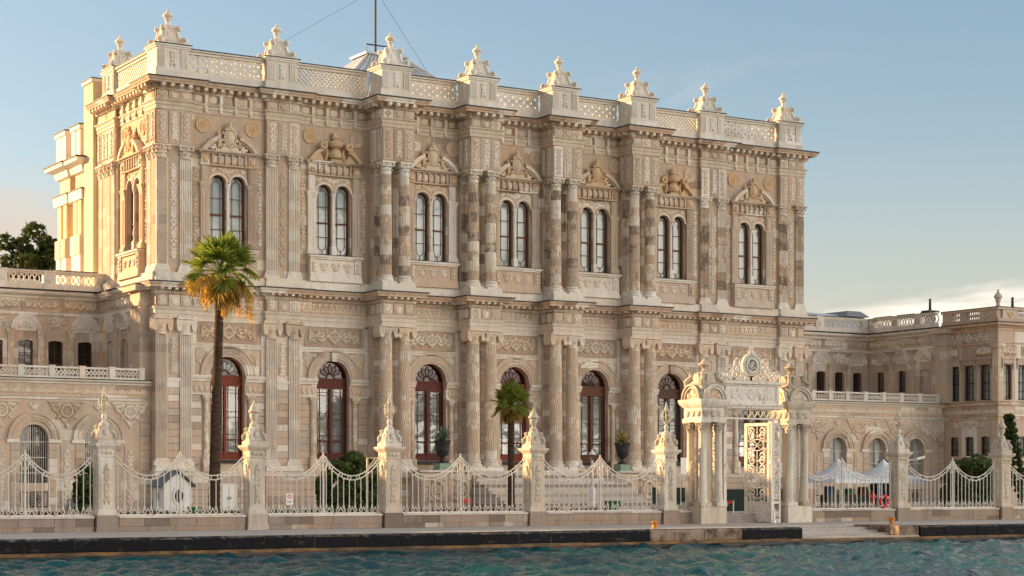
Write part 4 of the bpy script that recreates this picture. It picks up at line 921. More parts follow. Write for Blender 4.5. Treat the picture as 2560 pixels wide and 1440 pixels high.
m_varch = cached('varch', lambda: MB().arcband(0, 11.5, .58, .66, -.06, .02, 0, 180, 16).arcband(0, 11.5, .66, .78, -.11, .02, 0, 180, 16).arcband(0, 11.5, .78, .84, -.14, .02, 0, 180, 16).build('blind_arch', 'pale'))
m_vsurr = cached('vsurr', lambda: MB().archframe(0, .52, 10.75, 9.0, .10, -.05, .02, 10, .3).build('window_surround', 'lowwall'))
m_vpil = cached('vpil', lambda: MB().box(-.16, -.09, 8.4, .16, .02, 11.1).frust(-.16, .16, -.11, .02, 11.1, 11.35, -.06, -.05).box(-.24, -.18, 11.35, .24, .02, 11.45).build('wall_pilaster', 'drumlow'))
def upper_wing(par, fr, hw, units, pedge, win=True, blinds='dark', niche=(), doorcol='woodb'):
    # local x = 0 at centre; units: list of (x, kind) with kind 'arch' or 'cart'
    us = sorted(units); xs = [-hw] + [(a[0] + b[0]) / 2 for a, b in zip(us[:-1], us[1:])] + [hw]
    for (x, k), u, v in zip(us, xs[:-1], xs[1:]):
        ob('wall', MB().archwall(u, v, 8.3, 13.3, 0, x, .42, 10.78, 9.0, .3, 10, .3).build('wall', 'lowwall'), par, fr)
        q = fr @ T(x)
        if (round(x, 2)) in niche: ob('niche', cached('niche', lambda: MB().archpoly(0, .42, 10.78, 9.0, .22, 10, .3).build('niche', 'lowwall')), par, q)
        else: sash(par, q, .42, 10.78, 9.0, .3, doorcol, blinds)
        ob('window_surround', m_vsurr, par, q)
        if k == 'arch':
            a = ob('blind_arch', m_varch, par, q); ob('tympanum', cached('tymp', lambda: MB().archpoly(0, .58, 11.5, 11.45, -.02, 12).box(-.62, -.06, 11.38, .62, .01, 11.47).build('tympanum', 'pale')), a, q); ob('relief', rel_half(), a, q @ T(0, -.02, 11.49))
        else:
            ob('relief', cached('vcart', lambda: relief('relief', 'carve', 1.2, .9, ringp(0, .5, .22, .06, 20) + rosette(0, .5, .15, 6) + mirror(leaf(.25, .6, 10, .35, .06, 30) + spiral(.45, .45, .1, 1.2, 1, 0, .04) + leaf(.1, .15, 20, .35, .05, 50)), .10, .034)), par, q @ T(0, 0, 11.4))
    for x in xs[1:-1]: ob('wall_pilaster', m_vpil, par, fr @ T(x))
    n = max(1, round(2 * hw / 2.2)); st = 2 * hw / n
    for i in range(n):
        ob('relief', rel_scroll(st - .35, .55), par, fr @ T(-hw + st * (i + .5), -.0, 12.58))
        ob('triglyph', cached('trig', lambda: MB().box(-.14, -.06, 12.5, .14, .02, 13.18).box(-.10, -.09, 12.55, -.05, 0, 13.15).box(-.02, -.09, 12.55, .02, 0, 13.15).box(.05, -.09, 12.55, .10, 0, 13.15).build('triglyph', 'lowwall')), par, fr @ T(-hw + st * i + .15))
WCORN = [(0, 13.18), (.08, 13.2), (.08, 13.3), (.30, 13.42), (.34, 13.5), (.34, 13.6), (0, 13.62)]
WSTR = [(0, 12.26), (.07, 12.28), (.07, 12.42), (.12, 12.47), (0, 12.49)]
def wing_trim(par, p):
    ob('cornice', MB().sweep(p, WCORN).build('cornice', 'pale'), par); ob('string_course', MB().sweep(p, WSTR).build('string_course', 'pale'), par)
    ob('flashing', MB().sweep(p, [(0, 13.625), (.37, 13.60), (.37, 13.68), (0, 13.70)]).build('flashing', 'lead'), par)
PARA = dict(z0=13.7, zl=13.98, zh=14.56, zt=14.73, thick=.13, mat='palepc')

# left wing
lw = thing('palace_wing', 'long low carved wing of the palace left of the tall hall, with terrace balustrade', 'palace wing', (-8, 4, 1.5), 'low wings beside the hall')
lower_wing(lw, -38, -.02, .7, [-2.9 - 3.4 * i for i in range(10, -1, -1)], [-15.1 - 1.7 * i for i in range(13, 0, -1)] + [-15.1, -13.5, -11.9, -10.3, -8.65, -7.02, -5.4, -3.8, -2.2, -.58], 'dark')
upper_wing(lw, T(-19.1, 8.3), 18.9, [(x + 19.1, k) for x, k in ((-35, 'arch'), (-31, 'arch'), (-27, 'arch'), (-23, 'arch'), (-19, 'arch'), (-15.2, 'arch'), (-11.4, 'arch'), (-7.82, 'arch'), (-6.1, 'cart'), (-4.42, 'arch'), (-2.73, 'cart'), (-1.04, 'arch'))], None, doorcol='woodb')
ob('parapet', MB().box(-38, 8.02, 13.7, -15.95, 8.28, 14.7).build('parapet', 'palepc'), lw)
upper_wing(lw, T(-.1, 4.5, 0, -90), 3.75, [(-2.3, 'arch'), (-.05, 'arch'), (1.85, 'arch')], None, niche=(-.05, 1.85), doorcol='woodb')
wing_trim(lw, [(-38, 8.3), (-.1, 8.3), (-.1, .75)])
ob('buttress', MB().box(-.62, .75, 8.4, 0, 2.2, 13.2).box(-.72, .68, 12.35, 0, 2.3, 12.5).box(-.68, .7, 12.5, 0, 2.26, 12.62).box(-.95, .5, 13.15, .0, 2.5, 13.45).build('buttress', 'lowwall'), lw)
ob('flashing', MB().box(-1.0, .45, 13.452, -.02, 2.55, 13.5).build('flashing', 'lead'), lw)
for a, b in ((-15.9, -12.9), (-12.2, -9.3), (-8.6, -6.2), (-5.55, -3.5), (-2.8, -.45)): parapet_panel(lw, T((a + b) / 2, 8.15), b - a, 'C', **PARA)
for x in (-12.55, -8.95, -5.87, -3.15, -.22):
    q = ob('parapet_post', cached(('lwpost', x == -.22), lambda: MB().box(-.35, -.17, 13.7, .35, .17, 14.66).box(-.35, -.22, 14.66, .35, .22, 14.74).build('parapet_post', 'palepc')), lw, T(x, 8.15)); ob('rosette', rel_ros(.46, .46, 0, 'palepc'), q, T(x, 7.98, 14.05))
ob('roof', MB().frust(-38, -.2, 8.4, 22, 13.6, 14.6, 3, 3).build('roof', 'roof'), lw)

# right wing
M['slate0'] = plain('grey skylight sheet', (.20, .21, .22), .6, .2)
rw = thing('palace_wing', 'short low carved wing between the tall hall and the corner pavilion', 'palace wing', (50, 4, 1.5), 'low wings beside the hall')
lower_wing(rw, 44.05, 57.0, .7, [47.45, 50.9, 54.35], [45.26, 46.7, 48.17, 49.74, 51.33, 52.94, 54.6, 56.23])
upper_wing(rw, T(50.5, 8.3), 6.45, [(52.5 - 50.5, 'arch'), (54.2 - 50.5, 'cart'), (55.9 - 50.5, 'arch'), (50.4 - 50.5, 'cart'), (47.5 - 50.5, 'arch')], None, doorcol='woodd', blinds='dark')
upper_wing(rw, T(56.95, 4.55, 0, -90), 3.7, [(-2.45, 'arch'), (-.25, 'arch'), (1.95, 'arch')], None, niche=(1.95,), doorcol='woodd', blinds='blind')
wing_trim(rw, [(44.1, 8.3), (56.95, 8.3), (56.95, .9)])
ob('buttress', MB().box(56.35, -.1, 8.4, 57, .95, 13.2).box(56.27, -.2, 12.35, 57, 1.03, 12.5).box(56.3, -.16, 12.5, 57, 1.0, 12.62).box(56.05, -.3, 13.15, 57, 1.2, 13.45).build('buttress', 'lowwall'), rw)
for a, b in ((44.2, 47.9), (48.5, 51.9), (52.5, 56.2)): parapet_panel(rw, T((a + b) / 2, 8.15), b - a, 'C', **PARA)
for a, b in ((7.4, 5.6), (5.0, 3.3), (2.7, 1.2)): parapet_panel(rw, T(56.85, (a + b) / 2, 0, -90), a - b, 'C', **PARA)
for x, y in ((48.2, 8.15), (52.2, 8.15), (56.5, 8.15)):
    q = ob('parapet_post', CACHE[('lwpost', False)], rw, T(x, y)); ob('rosette', rel_ros(.46, .46, 0, 'palepc'), q, T(x, y - .17, 14.05))
for y in (7.75, 5.3, 3.0):
    q = ob('parapet_post', CACHE[('lwpost', False)], rw, T(56.85, y, 0, -90, .85)); ob('rosette', rel_ros(.46, .46, 0, 'palepc'), q, T(56.85 - .17, y, 14.05, -90))
ob('roof', MB().frust(44.2, 66, 9, 24, 13.6, 15.75, 6, 6).build('roof', 'roof'), rw)
ob('skylight', MB().frust(59.5, 61.8, 13.5, 17, 15.5, 15.95, .5, .5).build('skylight', 'slate0'), rw)

# corner pavilions
def pav_face(par, fr, cs, L0, L1, up=True):
    xs = [L0] + [(a + b) / 2 for a, b in zip(cs[:-1], cs[1:])] + [L1]
    for c, u, v in zip(cs, xs[:-1], xs[1:]):
        ob('wall', MB().archwall(u, v, 7.2, 13.3, 0, c, .48, 10.88, 8.52, .35, 4, 0).build('wall', 'block'), par, fr); sash(par, fr @ T(c), .48, 10.88, 8.52, 0, 'woodd', 'blind', 4, 3)
        ob('wall', MB().archwall(u, v, 1.2, 7.2, 0, c, .42, 6.0, 4.8, .3, 8, .25).build('wall', 'block'), par, fr); sash(par, fr @ T(c), .42, 6.0, 4.8, .25, 'woodd', 'blind', 3, 2)
        ob('window_hood', cached('hood', lambda: MB().box(-.62, -.16, 11.22, .62, .02, 11.32).box(-.55, -.08, 10.95, .55, .02, 11.22).box(-.60, -.10, 10.6, -.5, 0, 11.2).box(.5, -.10, 10.6, .6, 0, 11.2).box(-.56, -.14, 8.40, .56, .02, 8.5).build('window_hood', 'block')), par, fr @ T(c))
    for i, x in enumerate(np.linspace(L0 + .9, L1 - 1.2, max(2, int((L1 - L0) / 1.9)))):
        p = ob('frieze_panel', cached('pfp', lambda: MB().box(-.75, -.05, 11.45, .75, .02, 12.15).build('frieze_panel', 'field')), par, fr @ T(x)); ob('relief', rel_scroll(1.3, .55), p, fr @ T(x, -.05, 11.52))
    n = int((L1 - L0) / .62); ob('relief', rel_palm(n, .62, .6), par, fr @ T((L0 + L1) / 2, 0, 7.5)); ob('relief', rel_scroll(min(3.6, L1 - L0 - .5), .7), par, fr @ T((L0 + L1) / 2, 0, 12.35)); ob('relief', rel_scroll(3.0, .5), par, fr @ T((L0 + L1) / 2, 0, 6.62))
def pavilion(par, path_, corner, posts, runs, balus):
    ob('cornice', MB().sweep(path_, [(0, 13.1), (.06, 13.12), (.06, 13.28), (.14, 13.32), (.14, 13.42), (.42, 13.46), (.48, 13.62), (0, 13.64)]).build('cornice', 'corn'), par)
    ob('flashing', MB().sweep(path_, [(0, 13.645), (.5, 13.625), (.5, 13.68), (0, 13.7)]).build('flashing', 'lead'), par)
    ob('string_course', MB().sweep(path_, [(0, 7.2), (.1, 7.22), (.1, 7.36), (.16, 7.42), (0, 7.44)]).sweep(path_, [(0, 8.12), (.14, 8.14), (.2, 8.25), (.2, 8.34), (0, 8.38)]).sweep(path_, [(0, 12.25), (.08, 12.27), (.08, 12.33), (0, 12.36)]).build('string_course', 'corn'), par)
    ob('parapet', MB().sweep(path_, [(-.35, 13.7), (.02, 13.7), (.02, 13.95), (-.35, 13.95)]).sweep(path_, [(-.4, 14.5), (.08, 14.5), (.08, 14.66), (-.4, 14.66)]).build('parapet', 'block'), par)
    ob('flashing', MB().sweep(path_, [(-.4, 14.665), (.1, 14.665), (.1, 14.71), (-.4, 14.71)]).build('flashing', 'lead'), par)
    for (x, y, rz, w) in posts: ob('parapet_block', cached(('pvb', w), lambda: MB().box(-w / 2, -.02, 13.95, w / 2, .34, 14.5).build('parapet_block', 'block')), par, T(x, y, 0, rz))
    bm = cached('balus', lambda: MB().lathe([(.05, 13.95), (.07, 14.0), (.04, 14.06), (.09, 14.2), (.06, 14.34), (.045, 14.42), (.07, 14.5)], 8).build('baluster', 'pale', True))
    for (x, y) in balus: ob('baluster', bm, par, T(x, y))
    ob('corner_strip', cached(('cstrip'), lambda: MB().box(-.1, -.1, 8.4, .42, .42, 12.0).box(-.2, -.2, 12.0, .5, .5, 12.25).box(-.1, -.1, 1.2, .42, .42, 7.2).build('corner_strip', 'drumlow')), par, T(*corner))
    u = ob('urn', m_urn, par, T(corner[0] + .3, corner[1] + .3, 14.7, 0, .95, .95, 1.15))
pv = thing('corner_pavilion', 'stone corner pavilion with tall sash windows and urn at the right edge', 'palace wing', (64, 4, 1.5))
pav_face(pv, T(57, -1.8, 0, -90), [-1.55, -.15, 1.3], -2.75, 2.5)
pav_face(pv, T(65, -4.3), [-7.2, -5.7, -4.0, -2.3, -.6, 1.1, 2.8, 4.5], -8, 12)
ob('core_wall', MB().box(57.5, -3.8, 1.2, 77, 24, 13.65).build('core_wall', 'block'), pv)
pavilion(pv, [(57, .95), (57, -4.3), (77, -4.3)], (57, -4.3, 0), [(57, .4, -90, .9), (57, -1.15, -90, .5), (57, -3.4, -90, 1.6), (58.1, -4.3, 0, 1.4), (60.3, -4.3, 0, .5)],
         None, [(57.17, y) for y in (-.25, -.45, -.65, -.85, -1.5, -1.7, -1.9, -2.1, -2.3, -2.5)] + [(59.0 + .2 * i, -4.13) for i in range(5)] + [(60.7 + .2 * i, -4.13) for i in range(8)])
ob('relief', rel_ros(.9, .5, 1, 'gold'), pv, T(57, -3.4, 13.97, -90)); ob('relief', rel_ros(.9, .5, 1, 'gold'), pv, T(58.1, -4.32, 13.97))
for (x, y) in ((59.8, 5), (60.5, -2.2)): ob('chimney', cached('chim', lambda: MB().box(-.5, -.5, 14.2, .5, .5, 15.0).box(-.95, -.8, 15.0, .95, .8, 15.15).lathe([(.22, 15.15), (.16, 15.9), (.2, 15.95), (.12, 16.0)], 10).build('chimney', 'iron')), pv, T(x, y, .1 if y > 0 else -.35, 0, .5, .5, 1))
pl = thing('corner_pavilion', 'stone corner pavilion mirrored beyond the left edge of the view', 'palace wing', (-47, 4, 1.5))
pav_face(pl, T(-47, -4.3), [-7, -5, -3, -1, 1, 3, 5, 7], -9, 9)
ob('core_wall', MB().box(-55.5, -3.9, 1.2, -38.0, 24, 13.65).build('core_wall', 'block'), pl)
pavilion(pl, [(-56, 4), (-56, -4.3), (-38, -4.3), (-38, 8)], (-38.3, -4.3, 0), [(-47, -4.3, 0, 16)], None, [])
ob('parapet_block', MB().box(-38.4, -4.0, 13.95, -38.05, 8, 14.5).build('parapet_block', 'block'), pl)

# rear yellow block
rb = thing('rear_block', 'yellow plastered rear block with white pilasters behind the hall at left', 'palace wing', (4, 14, 1.5))
ob('wall', MB().box(-.22, 9.35, 1.5, 6, 10.9, 25.75).build('wall', 'yellow'), rb); ob('coping', MB().box(-.32, 9.3, 25.75, 6, 11.0, 25.95).build('coping', 'white'), rb); ob('flashing', MB().box(-.36, 9.28, 25.952, 6, 11.02, 26.0).build('flashing', 'lead'), rb)
ob('wall', MB().box(.35, 10.9, 1.5, 6, 15.4, 23.3).build('wall', 'yellow'), rb)
for (ya, yb, xo, zt) in ((11.3, 12.9, -.05, 0), (13.7, 15.5, -.12, -.5)):
    ob('wall', MB().box(xo, ya, 1.5, 6, yb, 21.2).build('wall', 'yellow'), rb)
    for k, yy in enumerate((ya + .35, yb - .45)):
        p = ob('pilaster', MB().box(xo - .28, yy - .38, 1.5, xo + .1, yy + .38, 16.2).build('pilaster', 'white'), rb); ob('capital', MB().box(xo - .34, yy - .43, 16.2, xo + .1, yy + .43, 17.3).build('capital', 'carve'), p); ob('upper_pilaster', MB().box(xo - .2, yy - .3, 17.3, xo + .1, yy + .3, 19.3).build('upper_pilaster', 'yellow'), p)
    P_ = [(xo + 1, yb + .02), (xo, yb + .02), (xo, ya - .02), (xo + 1, ya - .02)]
    ob('string_course', MB().sweep(P_, [(0, 19.3), (.3, 19.34), (.34, 19.9), (0, 19.92)]).build('string_course', 'white'), rb); ob('flashing', MB().sweep(P_, [(0, 19.93), (.38, 19.91), (.38, 19.98), (0, 20.0)]).build('flashing', 'lead'), rb)
    ob('cornice', MB().sweep(P_, [(0, 20.9), (.2, 20.95), (.3, 21.3), (.7, 21.45), (.75, 21.65), (0, 21.68)]).build('cornice', 'white'), rb); ob('flashing', MB().sweep(P_, [(0, 21.69), (.8, 21.66), (.8, 21.74), (0, 21.78)]).build('flashing', 'lead'), rb)
    for yy in (ya + .45, yb - .45): ob('parapet_pier', MB().box(xo - .25, yy - .42, 21.7, xo + .5, yy + .42, 23.4).build('parapet_pier', 'white'), rb)
    ob('parapet', MB().box(xo - .1, ya + .2, 21.7, xo + .4, yb - .2, 23.3).build('parapet', 'yellow'), rb); ob('coping', MB().box(xo - .33, ya - .05, 23.4, xo + .6, yb + .05, 23.65).build('coping', 'white'), rb); ob('flashing', MB().box(xo - .38, ya - .1, 23.652, xo + .6, yb + .1, 23.71).build('flashing', 'lead'), rb)
# roof lantern of the hall and its flagpole
ob('roof_lantern', MB().frust(14.0, 31.0, 11, 25, 25.2, 31.3, 7.1, 6.0).box(20.9, 16.8, 31.3, 24.1, 19.2, 31.45).build('roof_lantern', 'roof'), hall)
def _seams():
    mb = MB()
    for i in range(15):
        t_ = i / 14; mb.tube([(14.0 + 17 * t_, 11 - .02, 25.25), (21.1 + 2.8 * t_, 17 - .02, 31.3)], .05, 4)
    return mb.build('roof_seam', 'coping')
o = ob('roof_seam', _seams(), hall); o['kind'] = 'stuff'
fp = thing('flagpole', 'thin dark flagpole on the hall roof with guy wires', 'flagpole', (22.2, 18, 31.4))
ob('pole', MB().lathe([(.085, 31.3), (.08, 33), (.07, 44), (.05, 52)], 8, 22.2, 18).build('pole', 'iron'), fp)
ob('base_frame', MB().tube([(21.3, 17.6, 31.45), (21.3, 17.6, 32.1), (23.4, 17.6, 32.1), (23.4, 17.6, 31.45)], .05, 5).build('base_frame', 'iron'), fp)
for q in ((8.0, 14, 27.0), (26.5, 16, 28.5)): ob('guy_wire', MB().tube([(22.2, 18, 35.9), q], .013, 4).build('guy_wire', 'iron'), fp)
# ================================================================== ground, quay, water
FY = -24.0; QE = -32.0; QZ = 1.1; WZ = .36
struct('ground', MB().box(-900, 9, .9, 900, 2600, 1.45).box(-900, FY + .3, .9, 900, 9, 1.45).build('ground', 'asphalt'))
struct('bounce_gravel', MB().box(-60, FY + 1.6, 1.40, 90, -.35, 1.50).build('bounce_gravel', 'gravel'))  # unseen ground, added as pale gravel to bounce light onto the lower storey
struct('lawn', MB().box(-14, -21.8, 1.49, 13.6, -19.8, 1.512).build('lawn', 'grass'))
struct('path', MB().box(-60, FY + .62, 1.40, 90, FY + 1.6, 1.49).box(14.5, FY + 1.6, 1.4, 29.5, -7.5, 1.515).build('path', 'coping'))
t = NT('worn quay paving')
c = t.mix(t.ramp(t.noise(.8, 6, .6, (.5, 1.5, 1)), [(.35, 0), (.7, 1)]), (.40, .36, .31), (.56, .52, .46))
M['quay'] = t.done(t.mix(1.0, c, t.ramp(t.noise(9, 5), [(.2, .78), (.8, 1.08)]), 'MULTIPLY'), .85, .3)
t = NT('black painted quay stone')
wet = t.ramp(t.noise(2.2, 7, .7, (1, 1, 2.2)), [(.58, 0), (.72, 1)])
c = t.mix(t.math('MULTIPLY', wet, .7), (.011, .011, .013), (.12, .10, .085)); sp = t.n.new('ShaderNodeSeparateXYZ'); t.link(t.geo.outputs['Position'], sp.inputs[0])
top = t.ramp(t.math('ADD', t.math('MULTIPLY', sp.outputs[2], 1.0), t.math('MULTIPLY', t.noise(5, 6), .3)), [(.0, 0), (1.0, 0), (1.0, 0)])
worn = t.ramp(t.math('ADD', t.math('MULTIPLY', t.math('SUBTRACT', sp.outputs[2], .8), 2.2), t.math('MULTIPLY', t.math('SUBTRACT', t.noise(3, 8, .7), .5), 1.2)), [(.5, 0), (.85, 1)])
c = t.mix(worn, c, (.26, .235, .20)); t.bump(t.noise(7, 7, .7), .9, .06); M['black'] = t.done(c, .75, .15)
t = NT('algae stained stone')
c = t.mix(t.ramp(t.noise(1.6, 6, .7, (1, 1, 3)), [(.4, 0), (.62, 1)]), (.05, .028, .012), (.26, .13, .03)); M['algae'] = t.done(c, .6, .4)
M['wetdark'] = plain('wet dark stone', (.012, .011, .009), .35, .4, 4, .5)
t = NT('rust brown quay stone')
c = t.mix(t.ramp(t.noise(1.8, 6, .7), [(.4, 0), (.62, 1)]), (.09, .05, .025), (.34, .25, .18)); M['brownst'] = t.done(c, .75, .3)
struct('quay', MB().box(-80, QE + .9, .2, 17.0, FY + .4, QZ).box(17.0, -29.0, .2, 23.8, FY + .4, QZ).box(23.8, QE + .9, .2, 120, FY + .4, QZ).build('quay', 'quay'))
qw = thing('quay_edge', 'dark painted stone quay edge along the water', 'quay', (0, QE, .3))
def qstone(L, mat): return cached(('qs', round(L, 2), mat), lambda: MB().add(
    [(s * (L / 2 - .018), y, z) for s in (-1, 1) for y, z in ((.92, .62), (.02, .62), (0, .66), (0, QZ - .10), (.05, QZ - .03), (.14, QZ + .004), (.92, QZ + .004))],
    [tuple(range(7)), tuple(range(13, 6, -1))] + [(i, i + 7, (i + 1) % 7 + 7, (i + 1) % 7) for i in range(7)]).build('stone', mat))
def qrun(x0, x1, step):
    x = x0; rg = random.Random(int(x0)); Ls = [1.0, 1.25, 1.5, 1.75, 2.0]
    while x < x1 - .05:
        L = rg.choice(Ls); L = x1 - x if x1 - x - L < .7 else L; c = x + L / 2; mt = 'brownst' if 9.2 < c < 13.0 else 'black'
        ob('stone', qstone(L, mt), qw, T(c, QE + rg.uniform(-.03, .02), rg.uniform(-.012, .004)))
        ob('coping_stone', cached(('qc', round(L, 2)), lambda: MB().box(-L / 2 + .008, .12, QZ + .006, L / 2 - .008, .95, QZ + .02).build('coping_stone', 'quay')), qw, T(c, QE)); x += L
qrun(-34, 17.0, 1.55); qrun(23.8, 60, 1.75)
ob('ledge', MB().box(-34, QE - .10, .50, 17, QE + .9, .61).box(17, QE - .08, .5, 23.8, QE + .9, .60).box(23.8, QE - .10, .5, 60, QE + .9, .61).build('ledge', 'algae'), qw)
ob('mortar', MB().box(-34, QE + .035, .60, 16.98, QE + .5, QZ - .06).box(23.82, QE + .035, .6, 60, QE + .5, QZ - .06).build('mortar', 'brownst'), qw)
ob('footing', MB().box(-60, QE + .02, -1.5, 100, QE + .8, .50).build('footing', 'wetdark'), qw)
for k in range(4): ob('landing_step', MB().box(17.02, QE + .05 + .7 * k, .5, 23.78 - .25 * k, QE + .8 + .7 * k, .66 + .11 * k).build('landing_step', 'quay'), qw)
ob('end_block', MB().box(22.6, QE + .1, .5, 23.78, -29, QZ + .003).build('end_block', 'brownst'), qw)
# sea: real swell near the quay, flat sheet beyond
def sea():
    xs = np.arange(-46, 74.01, .22); ys = np.arange(-66, QE + .19, .17); X, Y = np.meshgrid(xs, ys); Z = np.zeros_like(X)
    rg = np.random.default_rng(3)
    for i in range(60):
        lam = 10 ** rg.uniform(-.25, .5); th = rg.normal(-1.2, .55); k = 6.283 / lam; a = .0105 * lam ** .85 * rg.uniform(.5, 1.2)
        ph = k * (X * math.cos(th) + Y * math.sin(th)) + rg.uniform(0, 6.28); Z += a * (np.sin(ph) + .28 * np.sin(2 * ph + .6))
    edge = np.minimum(1, np.minimum((X + 46) / 4, np.minimum((74 - X) / 4, (Y + 66) / 4))); Z = Z * np.clip(edge, 0, 1) + WZ
    ny, nx = X.shape; v = np.stack([X.ravel(), Y.ravel(), Z.ravel()], 1); j, i = np.mgrid[0:ny - 1, 0:nx - 1]; a = (j * nx + i).ravel()
    f = np.stack([a, a + 1, a + nx + 1, a + nx], 1)
    me = bpy.data.meshes.new('water'); nb = len(v)
    far = [(-46, -66), (74, -66), (74, QE + .1), (-46, QE + .1), (-4000, -4000), (4000, -4000), (4000, QE + .1), (-4000, QE + .1)]
    vv = v.tolist() + [(x, y, WZ) for x, y in far]; ff = f.tolist() + [[nb + 4, nb + 5, nb + 1, nb], [nb + 5, nb + 6, nb + 2, nb + 1], [nb + 4, nb, nb + 3, nb + 7]]
    me.from_pydata(vv, [], ff); me.polygons.foreach_set('use_smooth', [True] * len(me.polygons)); return me
t = NT('sea water')
c = t.mix(t.ramp(t.noise(.22, 3), [(.4, 0), (.65, 1)]), (.0, .046, .066), (.002, .082, .084))
n1 = t.noise(5.5, 6, .62, (1, .7, 1)); t.bump(n1, .9, .09); t.b.inputs['IOR'].default_value = 1.33; t.done(c, .07, .12)
me = sea(); me.materials.append(t.m); struct('water', me)

# ================================================================== fence: low wall, piers, iron panels
GATE = (16.9, 23.8)
PX = [-17.35, -11.09, -4.78, 1.41, 8.6, 15.83, 30.19, 37.38, 44.6]
PKIND = 'VLVLVLLVL'
def low_wall(x0, x1, label):
    w = thing('low_wall', label, 'wall', ((x0 + x1) / 2, FY + .3, QZ), 'low walls under the iron railings'); rg = random.Random(int(x0 * 10))
    ob('core', MB().box(x0, FY + .04, QZ - .1, x1, FY + .6, 1.62).build('core', 'basest'), w)
    for z0, z1, lo, hi in ((QZ + .004, 1.30, .5, 1.3), (1.305, 1.62, .7, 1.6)):
        x = x0
        while x < x1 - .01:
            L = min(rg.uniform(lo, hi), x1 - x); L = x1 - x if x1 - x - L < .3 else L
            ob('stone', MB().box(x + .006, FY + rg.uniform(-.012, .01), z0, x + L - .006, FY + .2, z1 - .006).build('stone', 'basest'), w); x += L
    ob('coping', MB().box(x0, FY - .06, 1.625, x1, FY + .66, 1.70).build('coping', 'coping'), w)
BAR = cached('bar', lambda: MB().lathe([(.021, 0), (.021, .93), (.034, .94), (.026, .97), (.0, 1.0)], 7).build('baluster', 'paint', True))
BARB = cached('barb', lambda: MB().lathe([(.02, 0), (.045, .03), (.055, .07), (.03, .12), (.04, .14), (.022, .17)], 7).build('baluster_foot', 'paint', True))
RING = cached('fring', lambda: MB().tube([(.075 * math.cos(a), 0, .075 * math.sin(a)) for a in np.linspace(0, 6.283, 13)[:-1]], .022, 5, closed=True).build('ring', 'paint', True, 0))
def _scr():
    mb = MB()
    for s in (-1, 1):
        pts = [(0, .20)] + [(s * .05, .12), (s * .09, .04), (s * .15, .02), (s * .20, .07), (s * .19, .15), (s * .13, .17), (s * .11, .12)]
        mb.tube([(x, 0, z) for x, z in pts], [.022, .022, .022, .024, .026, .026, .024, .03], 5)
    mb.lathe([(.0, .17), (.035, .2), (.0, .25)], 6); return mb.build('foot_scroll', 'paint', True, 0)
SCR = cached('scr', _scr)
def _fin():
    mb = MB()
    for s in (-1, 1):
        mb.tube([(s * x, 0, z) for x, z in ((.02, -.55), (.12, -.42), (.2, -.22), (.17, -.08), (.08, -.10), (.09, -.18))], .03, 5)
        mb.tube([(s * x, 0, z) for x, z in ((.03, .0), (.1, .06), (.16, .0), (.12, -.05))], .026, 5)
        mb.tube([(s * x, 0, z) for x, z in ((.22, -.2), (.3, -.28), (.33, -.4), (.26, -.46))], .028, 5)
    mb.lathe([(.04, -.6), (.045, -.1), (.07, -.05), (.04, .0), (.07, .07), (.05, .13), (.02, .16), (.045, .2), (.0, .26)], 8)
    return mb.build('finial', 'paint', True, 0)
FIN = cached('ffin', _fin)
def panel(x0, x1, xm, label):
    y = FY + .3; f = thing('iron_railing', label, 'railing', ((x0 + x1) / 2, y, 1.7), 'iron railing panels between stone piers')
    ob('bottom_rail', MB().box(x0, y - .045, 1.702, x1, y + .045, 1.77).build('bottom_rail', 'paintr'), f)
    def swoop(a, b):
        L = b - a; zt, dip = 3.95, .85
        def zz(u): return zt - dip * (1 - (abs(2 * u - 1)) ** 2.0)
        us = np.linspace(0, 1, 19)
        for dz in (.02, .19): ob('top_rail', MB().tube([(a + u * L, y, zz(u) + dz) for u in us], .028, 5).build('top_rail', 'paint', True, 0), f)
        for u in (.14, .3, .45, .60, .76, .9): ob('ring', RING, f, T(a + u * L, y, zz(u) + .105))
        n = max(2, round(L / .265))
        for i in range(n):
            u = (i + .5) / n; ob('baluster', BAR, f, T(a + u * L, y, 1.95, 0, 1, 1, zz(u) + .02 - 1.95)); ob('baluster_foot', BARB, f, T(a + u * L, y, 1.93))
            if i % 2 == 0: ob('foot_scroll', SCR, f, T(a + (i + 1) / n * L, y, 1.77))
    for a, b in ((x0, xm), (xm, x1)):
        if b - a > .5: swoop(a, b)
    if x0 < xm < x1:
        ob('post', MB().lathe([(.06, 1.77), (.05, 1.9), (.045, 3.9), (.06, 3.95), (.04, 4.0)], 8, xm, y).build('post', 'paint', True), f); ob('finial', FIN, f, T(xm, y, 4.02))
PSX = .86
def pier_base(): return cached('fpb', lambda: MB().box(-.53, -.53, QZ - .05, .53, .53, 1.30).box(-.50, -.50, 1.30, .50, .50, 1.74).build('pier_base', 'basest'))
def pier_shaft(): return cached('fps', lambda: MB().sq([(.47, 1.74), (.47, 1.86), (.41, 1.94), (.385, 1.98), (.385, 3.98), (.42, 4.0), (.44, 4.06), (.40, 4.10), (.41, 4.28), (.50, 4.36), (.58, 4.44), (.58, 4.52), (.44, 4.54)]).box(-.30, -.40, 2.05, .30, -.38, 3.9).box(-.40, -.30, 2.05, -.38, .30, 3.9).build('shaft', 'marble'))
